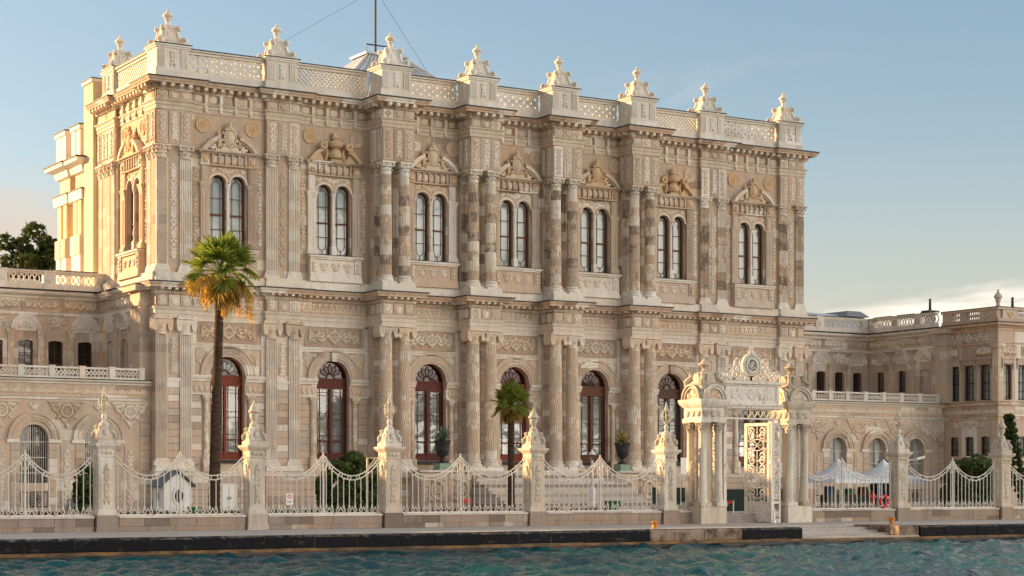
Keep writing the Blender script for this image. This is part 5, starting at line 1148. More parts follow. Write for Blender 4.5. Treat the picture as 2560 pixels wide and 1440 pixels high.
def _pscroll():
    mb = MB().sq([(.44, 4.54), (.44, 4.68), (.36, 4.72), (.28, 5.0), (.22, 5.22), (.14, 5.3)])
    for i in range(4):
        a = math.pi / 4 + i * math.pi / 2; c, q = math.cos(a), math.sin(a)
        pts = [(.50, 4.82), (.46, 4.88), (.42, 4.82), (.47, 4.75), (.55, 4.78), (.56, 4.88), (.48, 4.95), (.40, 5.0), (.35, 5.1), (.38, 5.2), (.46, 5.18), (.44, 5.1)]
        mb.tube([(r * c, r * q, z) for r, z in pts], [.05, .05, .05, .06, .07, .08, .085, .085, .08, .07, .06, .05], 6)
    for A in (0, 90, 180, 270):
        ca, sa = math.cos(R(A)), math.sin(R(A)); sh = MB().lathe([(.14, 0), (.12, .05), (.0, .07)], 10)
        mb.add([(x * ca - (-z - .32) * sa, x * sa + (-z - .32) * ca, y + 4.95) for x, y, z in sh.v], sh.f)
    return mb.build('pedestal', 'marble', True, 45)
PSC = cached('psc', _pscroll)
LSTEM = cached('lst', lambda: MB().lathe([(.20, 5.26), (.22, 5.32), (.12, 5.38), (.08, 5.44), (.13, 5.55), (.12, 5.62), (.06, 5.70), (.10, 5.74), (.14, 5.78), (.14, 5.80)], 12).build('stem', 'paint', True))
GLOBE = cached('glb', lambda: MB().lathe([(.10, 5.80), (.20, 5.86), (.265, 5.98), (.275, 6.08), (.25, 6.2), (.18, 6.31), (.10, 6.37)], 18).build('globe', 'globe', True, 0))
def _ribs():
    mb = MB(); pr = [(.10, 5.80), (.205, 5.86), (.27, 5.98), (.28, 6.08), (.255, 6.2), (.185, 6.31), (.10, 6.37)]
    for i in range(8):
        a = 6.283 * i / 8; mb.tube([(r * math.cos(a), r * math.sin(a), z) for r, z in pr], .013, 4)
    return mb.build('ribs', 'paint')
RIBS = cached('ribs', _ribs)
LTOP = cached('ltop', lambda: MB().lathe([(.12, 6.36), (.13, 6.40), (.07, 6.44), (.10, 6.49), (.05, 6.54), (.07, 6.58), (.03, 6.63), (.04, 6.66), (.0, 6.78)], 10).build('lantern_cap', 'paint', True))
BULB = cached('bulb', lambda: MB().lathe([(.02, 5.8), (.03, 5.95), (.06, 6.0), (.05, 6.1), (.0, 6.16)], 8).build('bulb', 'curtain', True))
VASE = cached('pvase', lambda: MB().lathe([(.20, 5.26), (.22, 5.36), (.12, 5.46), (.09, 5.52), (.16, 5.6), (.205, 5.72), (.20, 5.80), (.13, 5.83), (.27, 5.86), (.28, 5.92), (.21, 5.97), (.18, 6.08), (.11, 6.16), (.06, 6.2), (.08, 6.24), (.03, 6.3), (.0, 6.42)], 14, flute=.06, nf=1).build('vase', 'marble', True, 50))
PL = ['leftmost railing pier', 'marble railing pier with glass globe lantern at the far left', 'marble railing pier with fluted vase beside the tall palm', 'marble railing pier with glass globe lantern beside the security camera arm',
      'marble railing pier with fluted vase in front of the small palm', 'marble railing pier with glass globe lantern just left of the gate', 'marble railing pier with glass globe lantern beside the red lifebuoy', 'marble railing pier with fluted vase near the right edge', 'marble railing pier beyond the right edge']
for x, k, lb in zip(PX, PKIND, PL):
    if x < -13 or x > 40: continue
    o = thing('fence_pier', lb, 'pier', (x, FY + .3, QZ), 'marble piers of the waterfront railing'); m = T(x, FY + .3, 0, 0, PSX, PSX, 1)
    ob('pier_base', pier_base(), o, m); s = ob('shaft', pier_shaft(), o, m)
    ob('relief', rel_arab(.40, 1.7, 1, 'marble'), s, m @ T(0, -.40, 2.12)); ob('relief', rel_arab(.40, 1.7, 1, 'marble'), s, m @ T(-.40, 0, 2.12, -90))
    ob('relief', rel_tongue(3, .2, .2, 'marble'), s, m @ T(0, -.41, 4.08)); ob('pedestal', PSC, o, m)
    if k == 'L':
        l = ob('lantern', LSTEM, o, m)
        for n_, me in (('globe', GLOBE), ('ribs', RIBS), ('lantern_cap', LTOP), ('bulb', BULB)): ob(n_, me, l, m)
    else: ob('vase', VASE, o, m)
e = .42
low_wall(-20, PX[1] - .5, 'brown stone low wall at the left edge'); panel(-17.0, PX[1] - e, -14.21, 'white iron railing panel at the left edge of the view')
WL = ['brown stone low wall under the railing in front of the white kiosk', 'brown stone low wall under the railing in front of the round green shrub', 'brown stone low wall left of the small palm', 'brown stone low wall under the railing in front of the stairs and lamp']
FL = ['white iron railing panel in front of the white kiosk', 'white iron railing panel in front of the round shrub', 'white iron railing panel between the security camera and the small palm', 'white iron railing panel in front of the stairs and candelabra lamp']
XM = [-7.95, -1.68, 4.87, 12.15]
for i in range(4):
    low_wall(PX[i + 1] + .5, PX[i + 2] - .5, WL[i]); panel(PX[i + 1] + e, PX[i + 2] - e, XM[i], FL[i])
low_wall(PX[5] + .5, 17.05, 'short brown stone low wall between lantern pier and gate'); panel(PX[5] + e, 17.35, 17.35, 'short half panel of white railing against the gate')
low_wall(23.9, PX[6] - .5, 'brown stone low wall right of the gate under the lifebuoy'); panel(23.6, PX[6] - e, 26.47, 'white iron railing panel with lifebuoy right of the gate')
low_wall(PX[6] + .5, PX[7] - .5, 'brown stone low wall below the dark hedge at right'); panel(PX[6] + e, PX[7] - e, 33.88, 'white iron railing panel in front of the hedge at right')
low_wall(PX[7] + .5, 46, 'brown stone low wall at the right edge'); panel(PX[7] + e, 44.2, 40.9, 'white iron railing panel cut by the right edge')

# ================================================================== the water gate
gt = thing('water_gate', 'ornate white marble and iron gate with open leaf and round crest', 'gate', (20.2, -24.2, QZ))
m_gcol = cached('gcol', lambda: MB().lathe([(.245, 0), (.25, .05), (.23, .1), (.20, .12), (.20, .15)], 16).lathe([(.195, .15), (.195, .95)], 20).lathe([(.20, .95), (.20, 1.0), (.185, 1.02), (.17, 3.2), (.18, 3.24)], 24, flute=.07, nf=1).build('column', 'marble', True, 40))
def _tower():
    mb = MB(); mb.sq([(.74, QZ + .003), (.74, 1.85), (.70, 1.9)]); mb.box(-.27, -.27, 1.9, .27, .27, 5.85); return mb.build('tower_base', 'marble')
def _tent():
    mb = MB(); mb.sq([(.74, 5.82), (.74, 5.98), (.70, 6.0), (.68, 6.02), (.68, 6.48), (.74, 6.52), (.78, 6.58), (.82, 6.62), (.88, 6.76), (.88, 6.86), (.80, 6.88)]); mb.box(-.66, -.66, 6.88, .66, .66, 7.55)
    return mb.build('entablature', 'marble')
def _tarch():
    mb = MB().arcband(0, 6.88, .50, .62, -.10, .3, 0, 180, 14).arcband(0, 6.88, .62, .70, -.16, .3, 0, 180, 14); 
    return mb.build('arched_pediment', 'marble')
def _ttop():
    mb = MB().sq([(.72, 7.52), (.55, 7.62), (.42, 7.75), (.36, 8.02), (.40, 8.08), (.22, 8.14), (.12, 8.2)])
    for i in range(4):
        a = math.pi / 4 + i * math.pi / 2; c, q = math.cos(a), math.sin(a)
        mb.tube([(r * c, r * q, z) for r, z in ((.80, 7.62), (.76, 7.72), (.68, 7.68), (.72, 7.58), (.86, 7.56), (.90, 7.7), (.72, 7.84), (.58, 7.95), (.56, 8.08), (.66, 8.12), (.66, 8.0))], [.05, .05, .06, .07, .08, .09, .10, .10, .09, .08, .06], 6)
        mb.lathe([(.06, 7.5), (.05, 7.65), (.09, 7.72), (.0, 7.85)], 7, .98 * c, .98 * q, -.6)
    for A in range(0, 360, 90):
        ca, sa = math.cos(R(A)), math.sin(R(A)); sh = MB().lathe([(.28, 0), (.25, .07), (.18, .08), (.0, .12)], 12)
        mb.add([(x * ca - (-z - .42) * sa, x * sa + (-z - .42) * ca, y + 7.85) for x, y, z in sh.v], sh.f)
    mb.lathe([(.10, 8.18), (.14, 8.24), (.07, 8.32), (.18, 8.42), (.30, 8.5), (.30, 8.54), (.20, 8.6), (.12, 8.7), (.05, 8.74), (.06, 8.78), (.0, 8.86)], 14)
    return mb.build('tower_top', 'marble', True, 45)
m_gcap = m_corinth('marble')
for tx in (17.82, 22.98):
    m = T(tx, -23.98); b = ob('tower', cached('gtb', _tower), gt, m)
    for sx in (-.46, .46):
        for sy in (-.46, .46):
            ob('column', m_gcol, b, m @ T(sx, sy, 2.1)); ob('column_base', cached('gcb', lambda: MB().sq([(.30, 1.9), (.30, 2.1)]).build('column_base', 'marble')), b, m @ T(sx, sy)); ob('capital', m_gcap, b, m @ T(sx, sy, 5.34, 0, .19, .19, .48))
    e_ = ob('entablature', cached('gte', _tent), gt, m); ob('tower_top', cached('gtt', _ttop), gt, m)
    for rz in (0, -90, 90, 180):
        r_ = m @ T(0, 0, 0, rz); a = ob('arched_pediment', cached('gta', _tarch), gt, r_ @ T(0, -.68)); ob('relief', rel_half(), a, r_ @ T(0, -.66, 6.9))
        for k in range(3): ob('relief', rel_ros(.38, .40, 1, 'marble'), e_, r_ @ T(-.42 + .42 * k, -.68, 6.05))
gy = -24.45
ob('lintel', MB().box(18.55, gy - .1, 5.98, 21.9, gy + .2, 6.06).box(18.55, gy - .1, 6.44, 21.9, gy + .2, 6.5).box(18.5, gy - .22, 6.50, 21.95, gy + .3, 6.62).box(18.5, gy - .30, 6.62, 21.95, gy + .3, 6.72)
   .box(18.62, gy - .06, 6.72, 21.82, gy + .3, 7.56).box(18.62, gy - .10, 6.78, 18.78, gy, 7.52).box(21.66, gy - .10, 6.78, 21.82, gy, 7.52).box(18.55, gy - .14, 7.56, 21.9, gy + .35, 7.64).box(18.4, gy - .26, 7.64, 22.05, gy + .4, 7.74).build('lintel', 'paintr'), gt)
ob('relief', rel_scroll(2.6, .55, 'paintr'), gt, T(20.2, gy - .06, 6.86, 0, 1, .3, 1))
def openwork(w, h, unit=.62):                         # cast iron scroll panel, mirrored about x = 0
    mb = MB(); z = 0; k = 0
    def sp(cx, cz, r, d, a0, wd=.05):
        pts = [(x, 0, zz) for x, zz, _ in spiral(cx, cz, r, 1.35, d, a0, .03, 16)]; rad = [wd * (1 - .3 * i / 15) for i in range(16)]
        mb.tube(pts, rad, 5); mb.tube([(-x, y, q) for x, y, q in pts], rad, 5)
    while z < h - .3:
        u = min(unit, h - z)
        if k % 3 == 1:
            mb.tube([(w * .33 * math.cos(a), 0, z + u * .5 + u * .46 * math.sin(a)) for a in np.linspace(0, 6.283, 17)[:-1]], .03, 5, closed=True)
            for i in range(6):
                a = i * math.pi / 3; mb.tube([(0, 0, z + u * .5), (w * .3 * math.cos(a), 0, z + u * .5 + u * .4 * math.sin(a))], .022, 4)
            mb.lathe([(.0, -.09), (.08, 0), (.0, .09)], 7, 0, 0, z + u * .5); sp(w * .36, z + u * .08, w * .1, 1, 0, .036); sp(w * .36, z + u * .92, w * .1, -1, 0, .036)
        else:
            sp(w * .25, z + u * .62, w * .19, 1, -1.2); sp(w * .24, z + u * .22, w * .17, -1, 1.4)
            mb.tube([(0, 0, z), (0, 0, z + u)], .024, 4); mb.lathe([(.0, -.08), (.06, 0), (.0, .1)], 6, 0, 0, z + u * .5)
            for s in (-1, 1): mb.tube([(0, 0, z + u * .1), (s * w * .2, 0, z + u * .45), (s * w * .45, 0, z + u * .95)], .036, 4)
        z += u; k += 1
    return mb
ow = MB()
for i in range(9):
    x = 18.8 + .36 * i
    ow.tube([(x - .16, gy, 6.08), (x, gy, 6.38), (x + .16, gy, 6.08)], .03, 5).tube([(x - .12, gy, 6.42), (x, gy, 6.2), (x + .12, gy, 6.42)], .024, 4)
ob('openwork_frieze', ow.build('openwork_frieze', 'paintr', True, 0), gt)
for xx, w in ((18.62, .16), (21.42, .12)): ob('gate_post', MB().box(xx - w / 2, gy - .08, QZ + .005, xx + w / 2, gy + .1, 5.98).box(xx - .1, gy - .1, 2.0, xx + .1, gy + .1, 2.1).box(xx - .1, gy - .1, 3.9, xx + .1, gy + .1, 4.0).build('gate_post', 'paintr'), gt)
j = ob('side_panel', MB().box(21.48, gy - .05, QZ + .005, 21.56, gy + .05, 5.98).box(21.86, gy - .05, QZ + .005, 21.95, gy + .05, 5.98).box(21.56, gy - .05, QZ + .005, 21.86, gy + .05, 1.3).box(21.56, gy - .05, 2.0, 21.86, gy + .05, 2.12).build('side_panel', 'paintr'), gt)
ob('openwork', openwork(.30, 3.8, .42).build('openwork', 'paintr', True, 0), j, T(21.71, gy, 2.15)); ob('openwork', openwork(.30, .68, .42).build('openwork', 'paintr', True, 0), j, T(21.71, gy, 1.32))
LM = T(21.36, gy + .02, 0, -76)                        # open leaf: local -x runs away from the hinge
lf = ob('gate_leaf', MB().box(-1.5, -.04, QZ + .03, -1.34, .04, 5.85).box(-.16, -.04, QZ + .03, 0, .04, 5.85).box(-1.34, -.04, 5.70, -.16, .04, 5.85).box(-1.34, -.04, QZ + .03, -.16, .04, 2.0).box(-1.30, -.06, 2.0, -.2, .06, 2.12).build('gate_leaf', 'paintr'), gt, LM)
ob('openwork', openwork(1.18, 3.56, .593).build('openwork', 'paintr', True, 0), lf, LM @ T(-.75, 0, 2.13)); ob('relief', rel_ros(.8, .7, 0, 'paintr'), lf, LM @ T(-.75, -.04, 1.2))
lf2 = ob('gate_leaf', CACHE.setdefault('leaf2', lf.data), gt, T(18.70, gy + .02, 0, 0) @ Matrix.Rotation(R(-97), 4, 'Z') @ T(0, 0, 0, 0, 1)); ob('openwork', bpy.data.objects['openwork.002'].data, lf2, WM[lf2] @ T(-.75, 0, 2.13))
# crest with the round calligraphic emblem
cr_ = MB(); cx, cz = 20.2, 8.52
cr_.arcband(cx, cz, .28, .36, gy - .12, gy + .05, 0, 360, 28).arcband(cx, cz, .36, .50, gy - .06, gy + .03, 0, 360, 28).arcband(cx, cz, .48, .58, gy - .10, gy + .05, -35, 215, 26)
for i in range(30):
    a = 6.283 * i / 30; cr_.tube([(cx + .38 * math.cos(a), gy - .08, cz + .38 * math.sin(a)), (cx + .47 * math.cos(a), gy - .08, cz + .47 * math.sin(a))], .018, 4)
for s in (-1, 1):
    def S(x0, z0, r, d, a0, w=.05): cr_.tube([(cx + s * x, gy - .03, z) for x, z, _ in spiral(x0, z0, r, 1.4, d, a0, .05, 18)], [w * (1 - .3 * q / 17) for q in range(18)], 6)
    for a_ in ((.82, 8.62, .20, 1, 1.2), (.72, 8.25, .22, -1, 1.6), (1.0, 8.08, .20, 1, 1.3), (.45, 7.98, .18, -1, .4), (1.28, 7.96, .15, -1, 1.8), (1.52, 8.06, .17, 1, 1.2), (.8, 7.92, .12, 1, 0), (.2, 7.9, .11, -1, 0)): S(*a_)
    for p_ in (((.66, 8.75), (.84, 8.84), (1.0, 8.7), (1.0, 8.45), (1.12, 8.3)), ((1.12, 8.3), (1.3, 8.1), (1.42, 8.22), (1.56, 8.28), (1.72, 8.1), (1.74, 7.8)), ((.5, 8.1), (.62, 7.95), (.7, 7.78)), ((1.05, 8.2), (1.15, 7.95), (1.2, 7.78)), ((.3, 8.0), (.32, 7.78))):
        cr_.tube([(cx + s * x, gy - .03, z) for x, z in p_], .045, 6)
    cr_.tube([(cx + s * x, gy - .03, z) for x, z in ((.05, 9.12), (.16, 9.2), (.2, 9.1), (.12, 9.05))], .035, 5).tube([(cx + s * x, gy - .03, z) for x, z in ((.03, 9.25), (.1, 9.36), (.15, 9.28))], .03, 5)
cr_.tube([(cx - 1.75, gy, 7.77), (cx + 1.75, gy, 7.77)], .035, 5).lathe([(.12, 9.0), (.14, 9.1), (.06, 9.2), (.10, 9.3), (.05, 9.38), (.0, 9.46)], 8, cx, gy - .03)
crest = ob('crest', cr_.build('crest', 'paint', True, 40), gt)
em = MB()
for pts in ([(-.2, -.1), (-.05, .0), (.05, .22)], [(-.12, -.14), (.02, .0), (.12, .22)], [(-.04, -.16), (.08, .0), (.18, .18)], [(-.24, .1), (-.1, -.02), (.1, -.05), (.25, -.14)], [(-.22, -.18), (.0, -.2), (.2, -.12), (.26, .0), (.2, .1)], [(-.26, .0), (-.2, .14), (-.1, .1)]):
    em.tube([(cx + x * .95, gy - .04, cz + z * .95) for x, z in pts], .034, 5)
ob('emblem', em.build('emblem', 'paint', True, 0), crest)
ob('emblem_disc', MB().arcband(cx, cz, .01, .30, gy + .0, gy + .02, 0, 360, 24).build('emblem_disc', 'basest'), crest)
# ================================================================== terrace and great stair
tr = thing('terrace', 'stone terrace with carved cartouches in front of the hall doors', 'terrace', (22, -2, 1.5))
ob('terrace_wall', MB().box(14.2, -3.1, 1.5, 17.4, -1.5, 3.58).box(27.2, -3.1, 1.5, 30.2, -1.5, 3.58).box(17.4, -2.3, 1.5, 27.2, -1.5, 3.58).build('terrace_wall', 'lowwall'), tr)
ob('terrace_floor', MB().box(14.0, -3.3, 3.585, 17.4, -1.5, 3.70).box(17.4, -2.5, 3.585, 27.2, -1.5, 3.70).box(27.2, -3.3, 3.585, 30.4, -1.5, 3.70).build('terrace_floor', 'coping'), tr)
for x in (15.0, 16.6, 28.0, 29.5):
    for k in range(5): ob('stone', m_stone(1.5, .40, .05), tr, T(x, -3.1, 1.55 + .402 * k))
for x in (15.1, 16.7, 27.9, 29.4): ob('cartouche', cached('tcart', lambda: relief('relief', 'carve', 1.3, 1.7, ringp(0, .85, .38, .09, 30, 1.3) + rosette(0, .85, .25, 8) + mirror(leaf(.2, 1.4, 20, .4, .1, -50) + leaf(.25, .25, 20, .4, .1, 60)) + leaf(0, 1.35, 90, .3, .12), .16, .04)), tr, T(x, -3.16, 1.75))
st = thing('staircase', 'broad grey stone staircase behind the railing', 'stairs', (22.2, -5, 1.5))
for k in range(12): ob('step', MB().box(17.4 - .0 * k, -7.4 + .425 * k, 1.5, 27.2, -2.4, 1.5 + .176 * (k + 1)).build('step', 'coping') if False else MB().box(17.42, -7.4 + .425 * k, 1.5 + .176 * k, 27.18, -2.4, 1.5 + .176 * (k + 1) - .004).box(17.42, -7.44 + .425 * k, 1.5 + .176 * (k + 1) - .05, 27.18, -7.4 + .425 * k, 1.5 + .176 * (k + 1) - .004).build('step', 'basest' if k % 3 == 1 else 'coping'), st)
# ================================================================== plants
def blades(n, L, w, spread, droop, up, seed, arch=.0, segs=3):
    rg = random.Random(seed); mb = MB()
    for i in range(n):
        a = 6.283 * i / n * 1.0 + rg.uniform(-.2, .2); el = R(rg.uniform(*spread)); l = L * rg.uniform(.75, 1.1); p = Vector((0, 0, 0)); vs = []
        d = Vector((math.cos(a) * math.cos(el), math.sin(a) * math.cos(el), math.sin(el))); side = Vector((-math.sin(a), math.cos(a), 0))
        for k in range(segs + 1):
            t_ = k / segs; ww = w * (1 - t_) ** .7 * (.6 + .8 * min(1, t_ * 3)); vs += [p - side * ww, p + side * ww + Vector((0, 0, ww * .3))]
            p = p + d * (l / segs); d = (d + Vector((0, 0, -droop / segs))).normalized()
        mb.add(vs, [(2 * k, 2 * k + 1, 2 * k + 3, 2 * k + 2) for k in range(segs)])
    return mb
def fan_leaf(seed, nb=26, L=.95, spread=112):           # palm fan: blades in a pleated disc joined for a third, tips drooping; lies along +x
    rg = random.Random(seed); mb = MB()
    for i in range(nb):
        u_ = i / (nb - 1) * 2 - 1; a = R(spread * u_); l = L * (1 - .30 * abs(u_)) * rg.uniform(.88, 1.06); d = Vector((math.cos(a), math.sin(a), .10 - .18 * abs(u_))); p = Vector((0, 0, 0)); s = Vector((-math.sin(a), math.cos(a), 0)); vs = []
        for k in range(6):
            t_ = k / 5; w = (.012 + .085 * t_ if t_ < .45 else .055 * (1 - t_) / .55 + .004); tw = .018 if i % 2 else -.018; vs += [p - s * w + Vector((0, 0, tw)), p + s * w - Vector((0, 0, tw))]
            p = p + d * (l / 5); d = (d + Vector((0, 0, -.05 - .42 * max(0, t_ - .35) * rg.uniform(.3, 1.3)))).normalized()
        mb.add(vs, [(2 * k, 2 * k + 1, 2 * k + 3, 2 * k + 2) for k in range(5)])
    return mb
FANS = [cached(('fan', i, m), lambda i=i, m=m: fan_leaf(i).build('frond', m)) for m in ('palm', 'palmdry') for i in range(3)]
PET = cached('pet', lambda: MB().tube([(0, 0, 0), (.35, 0, .04), (.7, 0, .03), (1.0, 0, 0)], [.03, .022, .018, .014], 5).build('petiole', 'palm'))
def palm(par, x, y, z0, z1, r0, r1, lean, cr, nf, seed, fruit=True):
    rg = random.Random(seed); n = 64; pts = [(x + lean * (i / n) ** 1.3, y, z0 + (z1 - z0) * i / n) for i in range(n + 1)]
    rad = [(r0 + (r1 - r0) * (i / n) ** .7) * (1.06 if i % 2 else .96) * (1.25 if i == 0 else 1) for i in range(n + 1)]
    ob('trunk', MB().tube(pts, rad, 14).build('trunk', 'bark', True, 60), par); C = Vector((x + lean, y, z1))
    for i in range(nf):
        a = 2.4 * i + rg.uniform(-.25, .25); u = i / nf; el = 80 - 138 * u ** 1.15 + rg.uniform(-7, 7); pl = cr * .58 * rg.uniform(.85, 1.12) * (1.0 if el > -25 else .8)
        m = Matrix.Translation(C + Vector((0, 0, .15 * (1 - u)))) @ Matrix.Rotation(a, 4, 'Z') @ Matrix.Rotation(R(-el), 4, 'Y')
        dry = u > .74 or (u > .45 and rg.random() < .22); f = ob('frond', FANS[rg.randrange(3) + (3 if dry else 0)], par, m @ Matrix.Translation((pl, 0, 0)) @ Matrix.Rotation(R(rg.uniform(4, 22) + (28 if el < 15 else 0)), 4, 'Y') @ Matrix.Rotation(R(rg.uniform(-40, 40)), 4, 'X') @ Matrix.Scale(cr * .50, 4))
        ob('petiole', PET, f, m @ Matrix.Diagonal((pl, 1, 1, 1)))
    if fruit:
        for k, (a, o_, L) in enumerate(((-1.75, .34, 2.2), (-1.45, .42, 2.6), (-1.15, .38, 2.3), (-.9, .5, 2.0), (-.35, 1.25, 2.5), (-.1, 1.45, 2.7), (.3, 1.1, 2.3), (-2.5, 1.3, 2.0), (-2.2, .5, 1.6))):
            mb = MB(); spine = [C + Vector((math.cos(a) * o_ * min(1, t_ * 2.2), math.sin(a) * o_ * min(1, t_ * 2.2), .15 * math.sin(3 * t_) - L * max(0, t_ - .15))) for t_ in np.linspace(0, 1, 8)]
            mb.tube(spine, .02, 4)
            for q in range(300):
                t_ = rg.uniform(.35, 1); p = spine[min(7, int(t_ * 7))] + Vector((rg.gauss(0, .10), rg.gauss(0, .10), rg.gauss(0, .12))); s = rg.uniform(.04, .08)
                dv = Vector((rg.gauss(0, 1), rg.gauss(0, 1), rg.gauss(-.6, 1))).normalized() * s * 2; e1 = Vector((s * .4, 0, s * .2)); mb.add([p, p + e1, p + dv + e1, p + dv], [(0, 1, 2, 3)])
            ob('fruit_stalk', mb.build('fruit_stalk', 'fruit'), par)
tp = thing('palm_tree', 'tall fan palm with golden hanging fruit stalks in front of the hall', 'palm tree', (-1.69, -12, 1.5)); palm(tp, -1.69, -12, 1.5, 12.65, .29, .19, .32, 1.98, 50, 5)
sp_ = thing('palm_tree', 'small shaggy fan palm in front of the red fourth door', 'palm tree', (16.2, -9.3, 1.5)); palm(sp_, 16.2, -9.3, 1.5, 7.0, .2, .16, .0, 1.2, 46, 9, False)
ob('trunk_fibre', blades(160, .42, .03, (-80, -50), .3, 0, 4).build('trunk_fibre', 'palmdry'), sp_, T(16.2, -9.3, 6.9))
for k in range(9): ob('trunk_fibre', cached('tfib', lambda: blades(26, .26, .022, (-75, -45), .3, 0, 8).build('trunk_fibre', 'bark')), sp_, T(16.2, -9.3, 3.4 + .38 * k, 40 * k))
def leafcloud(name, mat, clumps, n, size, seed, flat=.0):  # real leaf faces spread through clump volumes
    rg = np.random.default_rng(seed); ks = rg.choice(len(clumps), n, p=np.array([c[3] ** 2 for c in clumps]) / sum(c[3] ** 2 for c in clumps)); C = np.array([c[:3] for c in clumps])[ks]; Rr = np.array([c[3] for c in clumps])[ks]
    d = rg.normal(size=(n, 3)); d /= np.linalg.norm(d, axis=1)[:, None]; p = C + d * (Rr * rg.uniform(.55, 1.05, n) ** .6)[:, None] * np.array([1, 1, .85])
    u = rg.normal(size=(n, 3)); u -= d * (u * d).sum(1)[:, None] * .5; u /= np.linalg.norm(u, axis=1)[:, None]; v = np.cross(u, d + rg.normal(size=(n, 3)) * .6); v /= np.linalg.norm(v, axis=1)[:, None]; s = size * rg.uniform(.6, 1.3, n)[:, None]
    V = np.stack([p - u * s, p + v * s * .5, p + u * s, p - v * s * .5], 1).reshape(-1, 3); me = bpy.data.meshes.new(name); me.from_pydata(V.tolist(), [], np.arange(4 * n).reshape(-1, 4).tolist()); me.materials.append(M[mat]); return me
def clumpset(cx, cy, cz, rx, ry, rz, n, r, seed):
    rg = random.Random(seed); out = []
    while len(out) < n:
        x, y, z = (rg.uniform(-1, 1) for _ in range(3))
        if x * x + y * y + z * z < 1: out.append((cx + x * rx, cy + y * ry, cz + z * rz, r * rg.uniform(.6, 1.2)))
    return out
def tree(name, label, x, y, z0, zc, rx, rz, seed, n=9000, leaf_=.26):
    t_ = thing(name, label, 'tree', (x, y, z0)); rg = random.Random(seed); mb = MB().tube([(x, y, z0), (x + .1, y, (z0 + zc) / 2), (x, y, zc + rz * .5)], [.45, .35, .12], 9)
    for k in range(9):
        a = rg.uniform(0, 6.28); zb = zc - rz * .6 + rg.random() * rz; mb.tube([(x, y, zb - .8), (x + math.cos(a) * rx * .4, y + math.sin(a) * rx * .4, zb), (x + math.cos(a) * rx * .8, y + math.sin(a) * rx * .8, zb + .8)], [.16, .1, .03], 6)
    ob('trunk', mb.build('trunk', 'barkt'), t_); o = ob('crown', leafcloud('crown', 'leaf', clumpset(x, y, zc, rx * .82, rx * .82, rz * .85, 46, rx * .26, seed), n, leaf_, seed), t_); return t_
tree('broadleaf_tree', 'dark broadleaf tree rising behind the left wing beside the yellow rear block', 7.0, 44, 1.5, 18.4, 3.9, 4.4, 3)
tree('broadleaf_tree', 'treetop just showing above the wing parapet at the far left edge', 1.6, 46, 1.5, 16.6, 2.6, 2.2, 6, 5000)
def shrub(label, x, y, z0, rx, ry, h, seed, n=9000, mat='bush', leaf_=.11, name='shrub', cat='shrub'):
    t_ = thing(name, label, cat, (x, y, z0)); cl = []
    rg = random.Random(seed)
    for k in range(90):
        a, b = rg.uniform(0, 6.283), rg.random(); rr = math.sqrt(1 - (b * 2 - 1) ** 2) if b > .5 else 1
        cl.append((x + rx * rr * math.cos(a) * .8, y + ry * rr * math.sin(a) * .8, z0 + h * b * .92, .34 * min(rx, h) * .6 * rg.uniform(.7, 1.25)))
    cl += [(x + rx * .45 * rg.uniform(-1, 1), y + ry * .45 * rg.uniform(-1, 1), z0 + h * rg.uniform(.1, .75), .3 * min(rx, h) * .7) for _ in range(40)]
    ob('foliage', leafcloud('foliage', mat, cl, int(n * 1.7), leaf_, seed), t_); ob('stem', MB().tube([(x, y, z0), (x, y, z0 + h * .7)], [.1, .04], 7).build('stem', 'barkt'), t_); return t_
shrub('big round clipped green shrub behind the railing', 3.4, -16, 1.5, 1.6, 1.5, 2.9, 11, 15000)
shrub('long dark clipped hedge shrub behind the right railing', 45.2, -14, 1.5, 2.3, 1.6, 3.0, 12, 15000)
shrub('dark shrub beside the white tent and lifebuoy pier', 45.4, -6, 1.5, .9, .9, 3.0, 13, 5000)
shrub('slender shrub against the left wing by the lantern pier', -5.2, -4, 1.5, .6, .6, 2.5, 14, 2600)
cf = thing('conifer', 'young dark conifer in front of the corner pavilion at right', 'tree', (49.0, -13, 1.5)); cl = []
for k in range(14):
    z = 2.0 + .38 * k; rr = 1.15 * (1 - k / 14.5)
    for q in range(7): a = q * .9 + k; cl.append((49.0 + rr * math.cos(a), -13 + rr * math.sin(a), z - .15 * rr, .22))
ob('foliage', leafcloud('foliage', 'leaf', cl, 6000, .12, 4), cf); ob('trunk', MB().tube([(49, -13, 1.5), (49, -13, 7.0)], [.1, .02], 7).build('trunk', 'barkt'), cf)
def bed(x0, x1, y, seed, n, mat='hedge'):
    rg = random.Random(seed); cl = [(rg.uniform(x0, x1), y + rg.uniform(-.3, .3), 1.62 + rg.uniform(0, .12), .16) for _ in range(int((x1 - x0) * 7))]; o = ob('bedding_plants', leafcloud('bedding_plants', mat, cl, n, .07, seed), None); return o
tag(bed(-10.5, 1.0, -21.5, 1, 7000), 'low green bedding plants behind the left railings', 'plants', None, 'stuff')
M['flower'] = leafmat('purple and red flowers', (.12, .02, .05), (.30, .06, .10), .2)
tag(bed(2.0, 14.5, -21.0, 2, 7000, 'flower'), 'low purple red flower bed behind the railings', 'flowers', None, 'stuff')
tag(bed(-17, -11.8, -21.0, 3, 2500, 'flower'), 'low dark red flower bed at the far left', 'flowers', None, 'stuff')
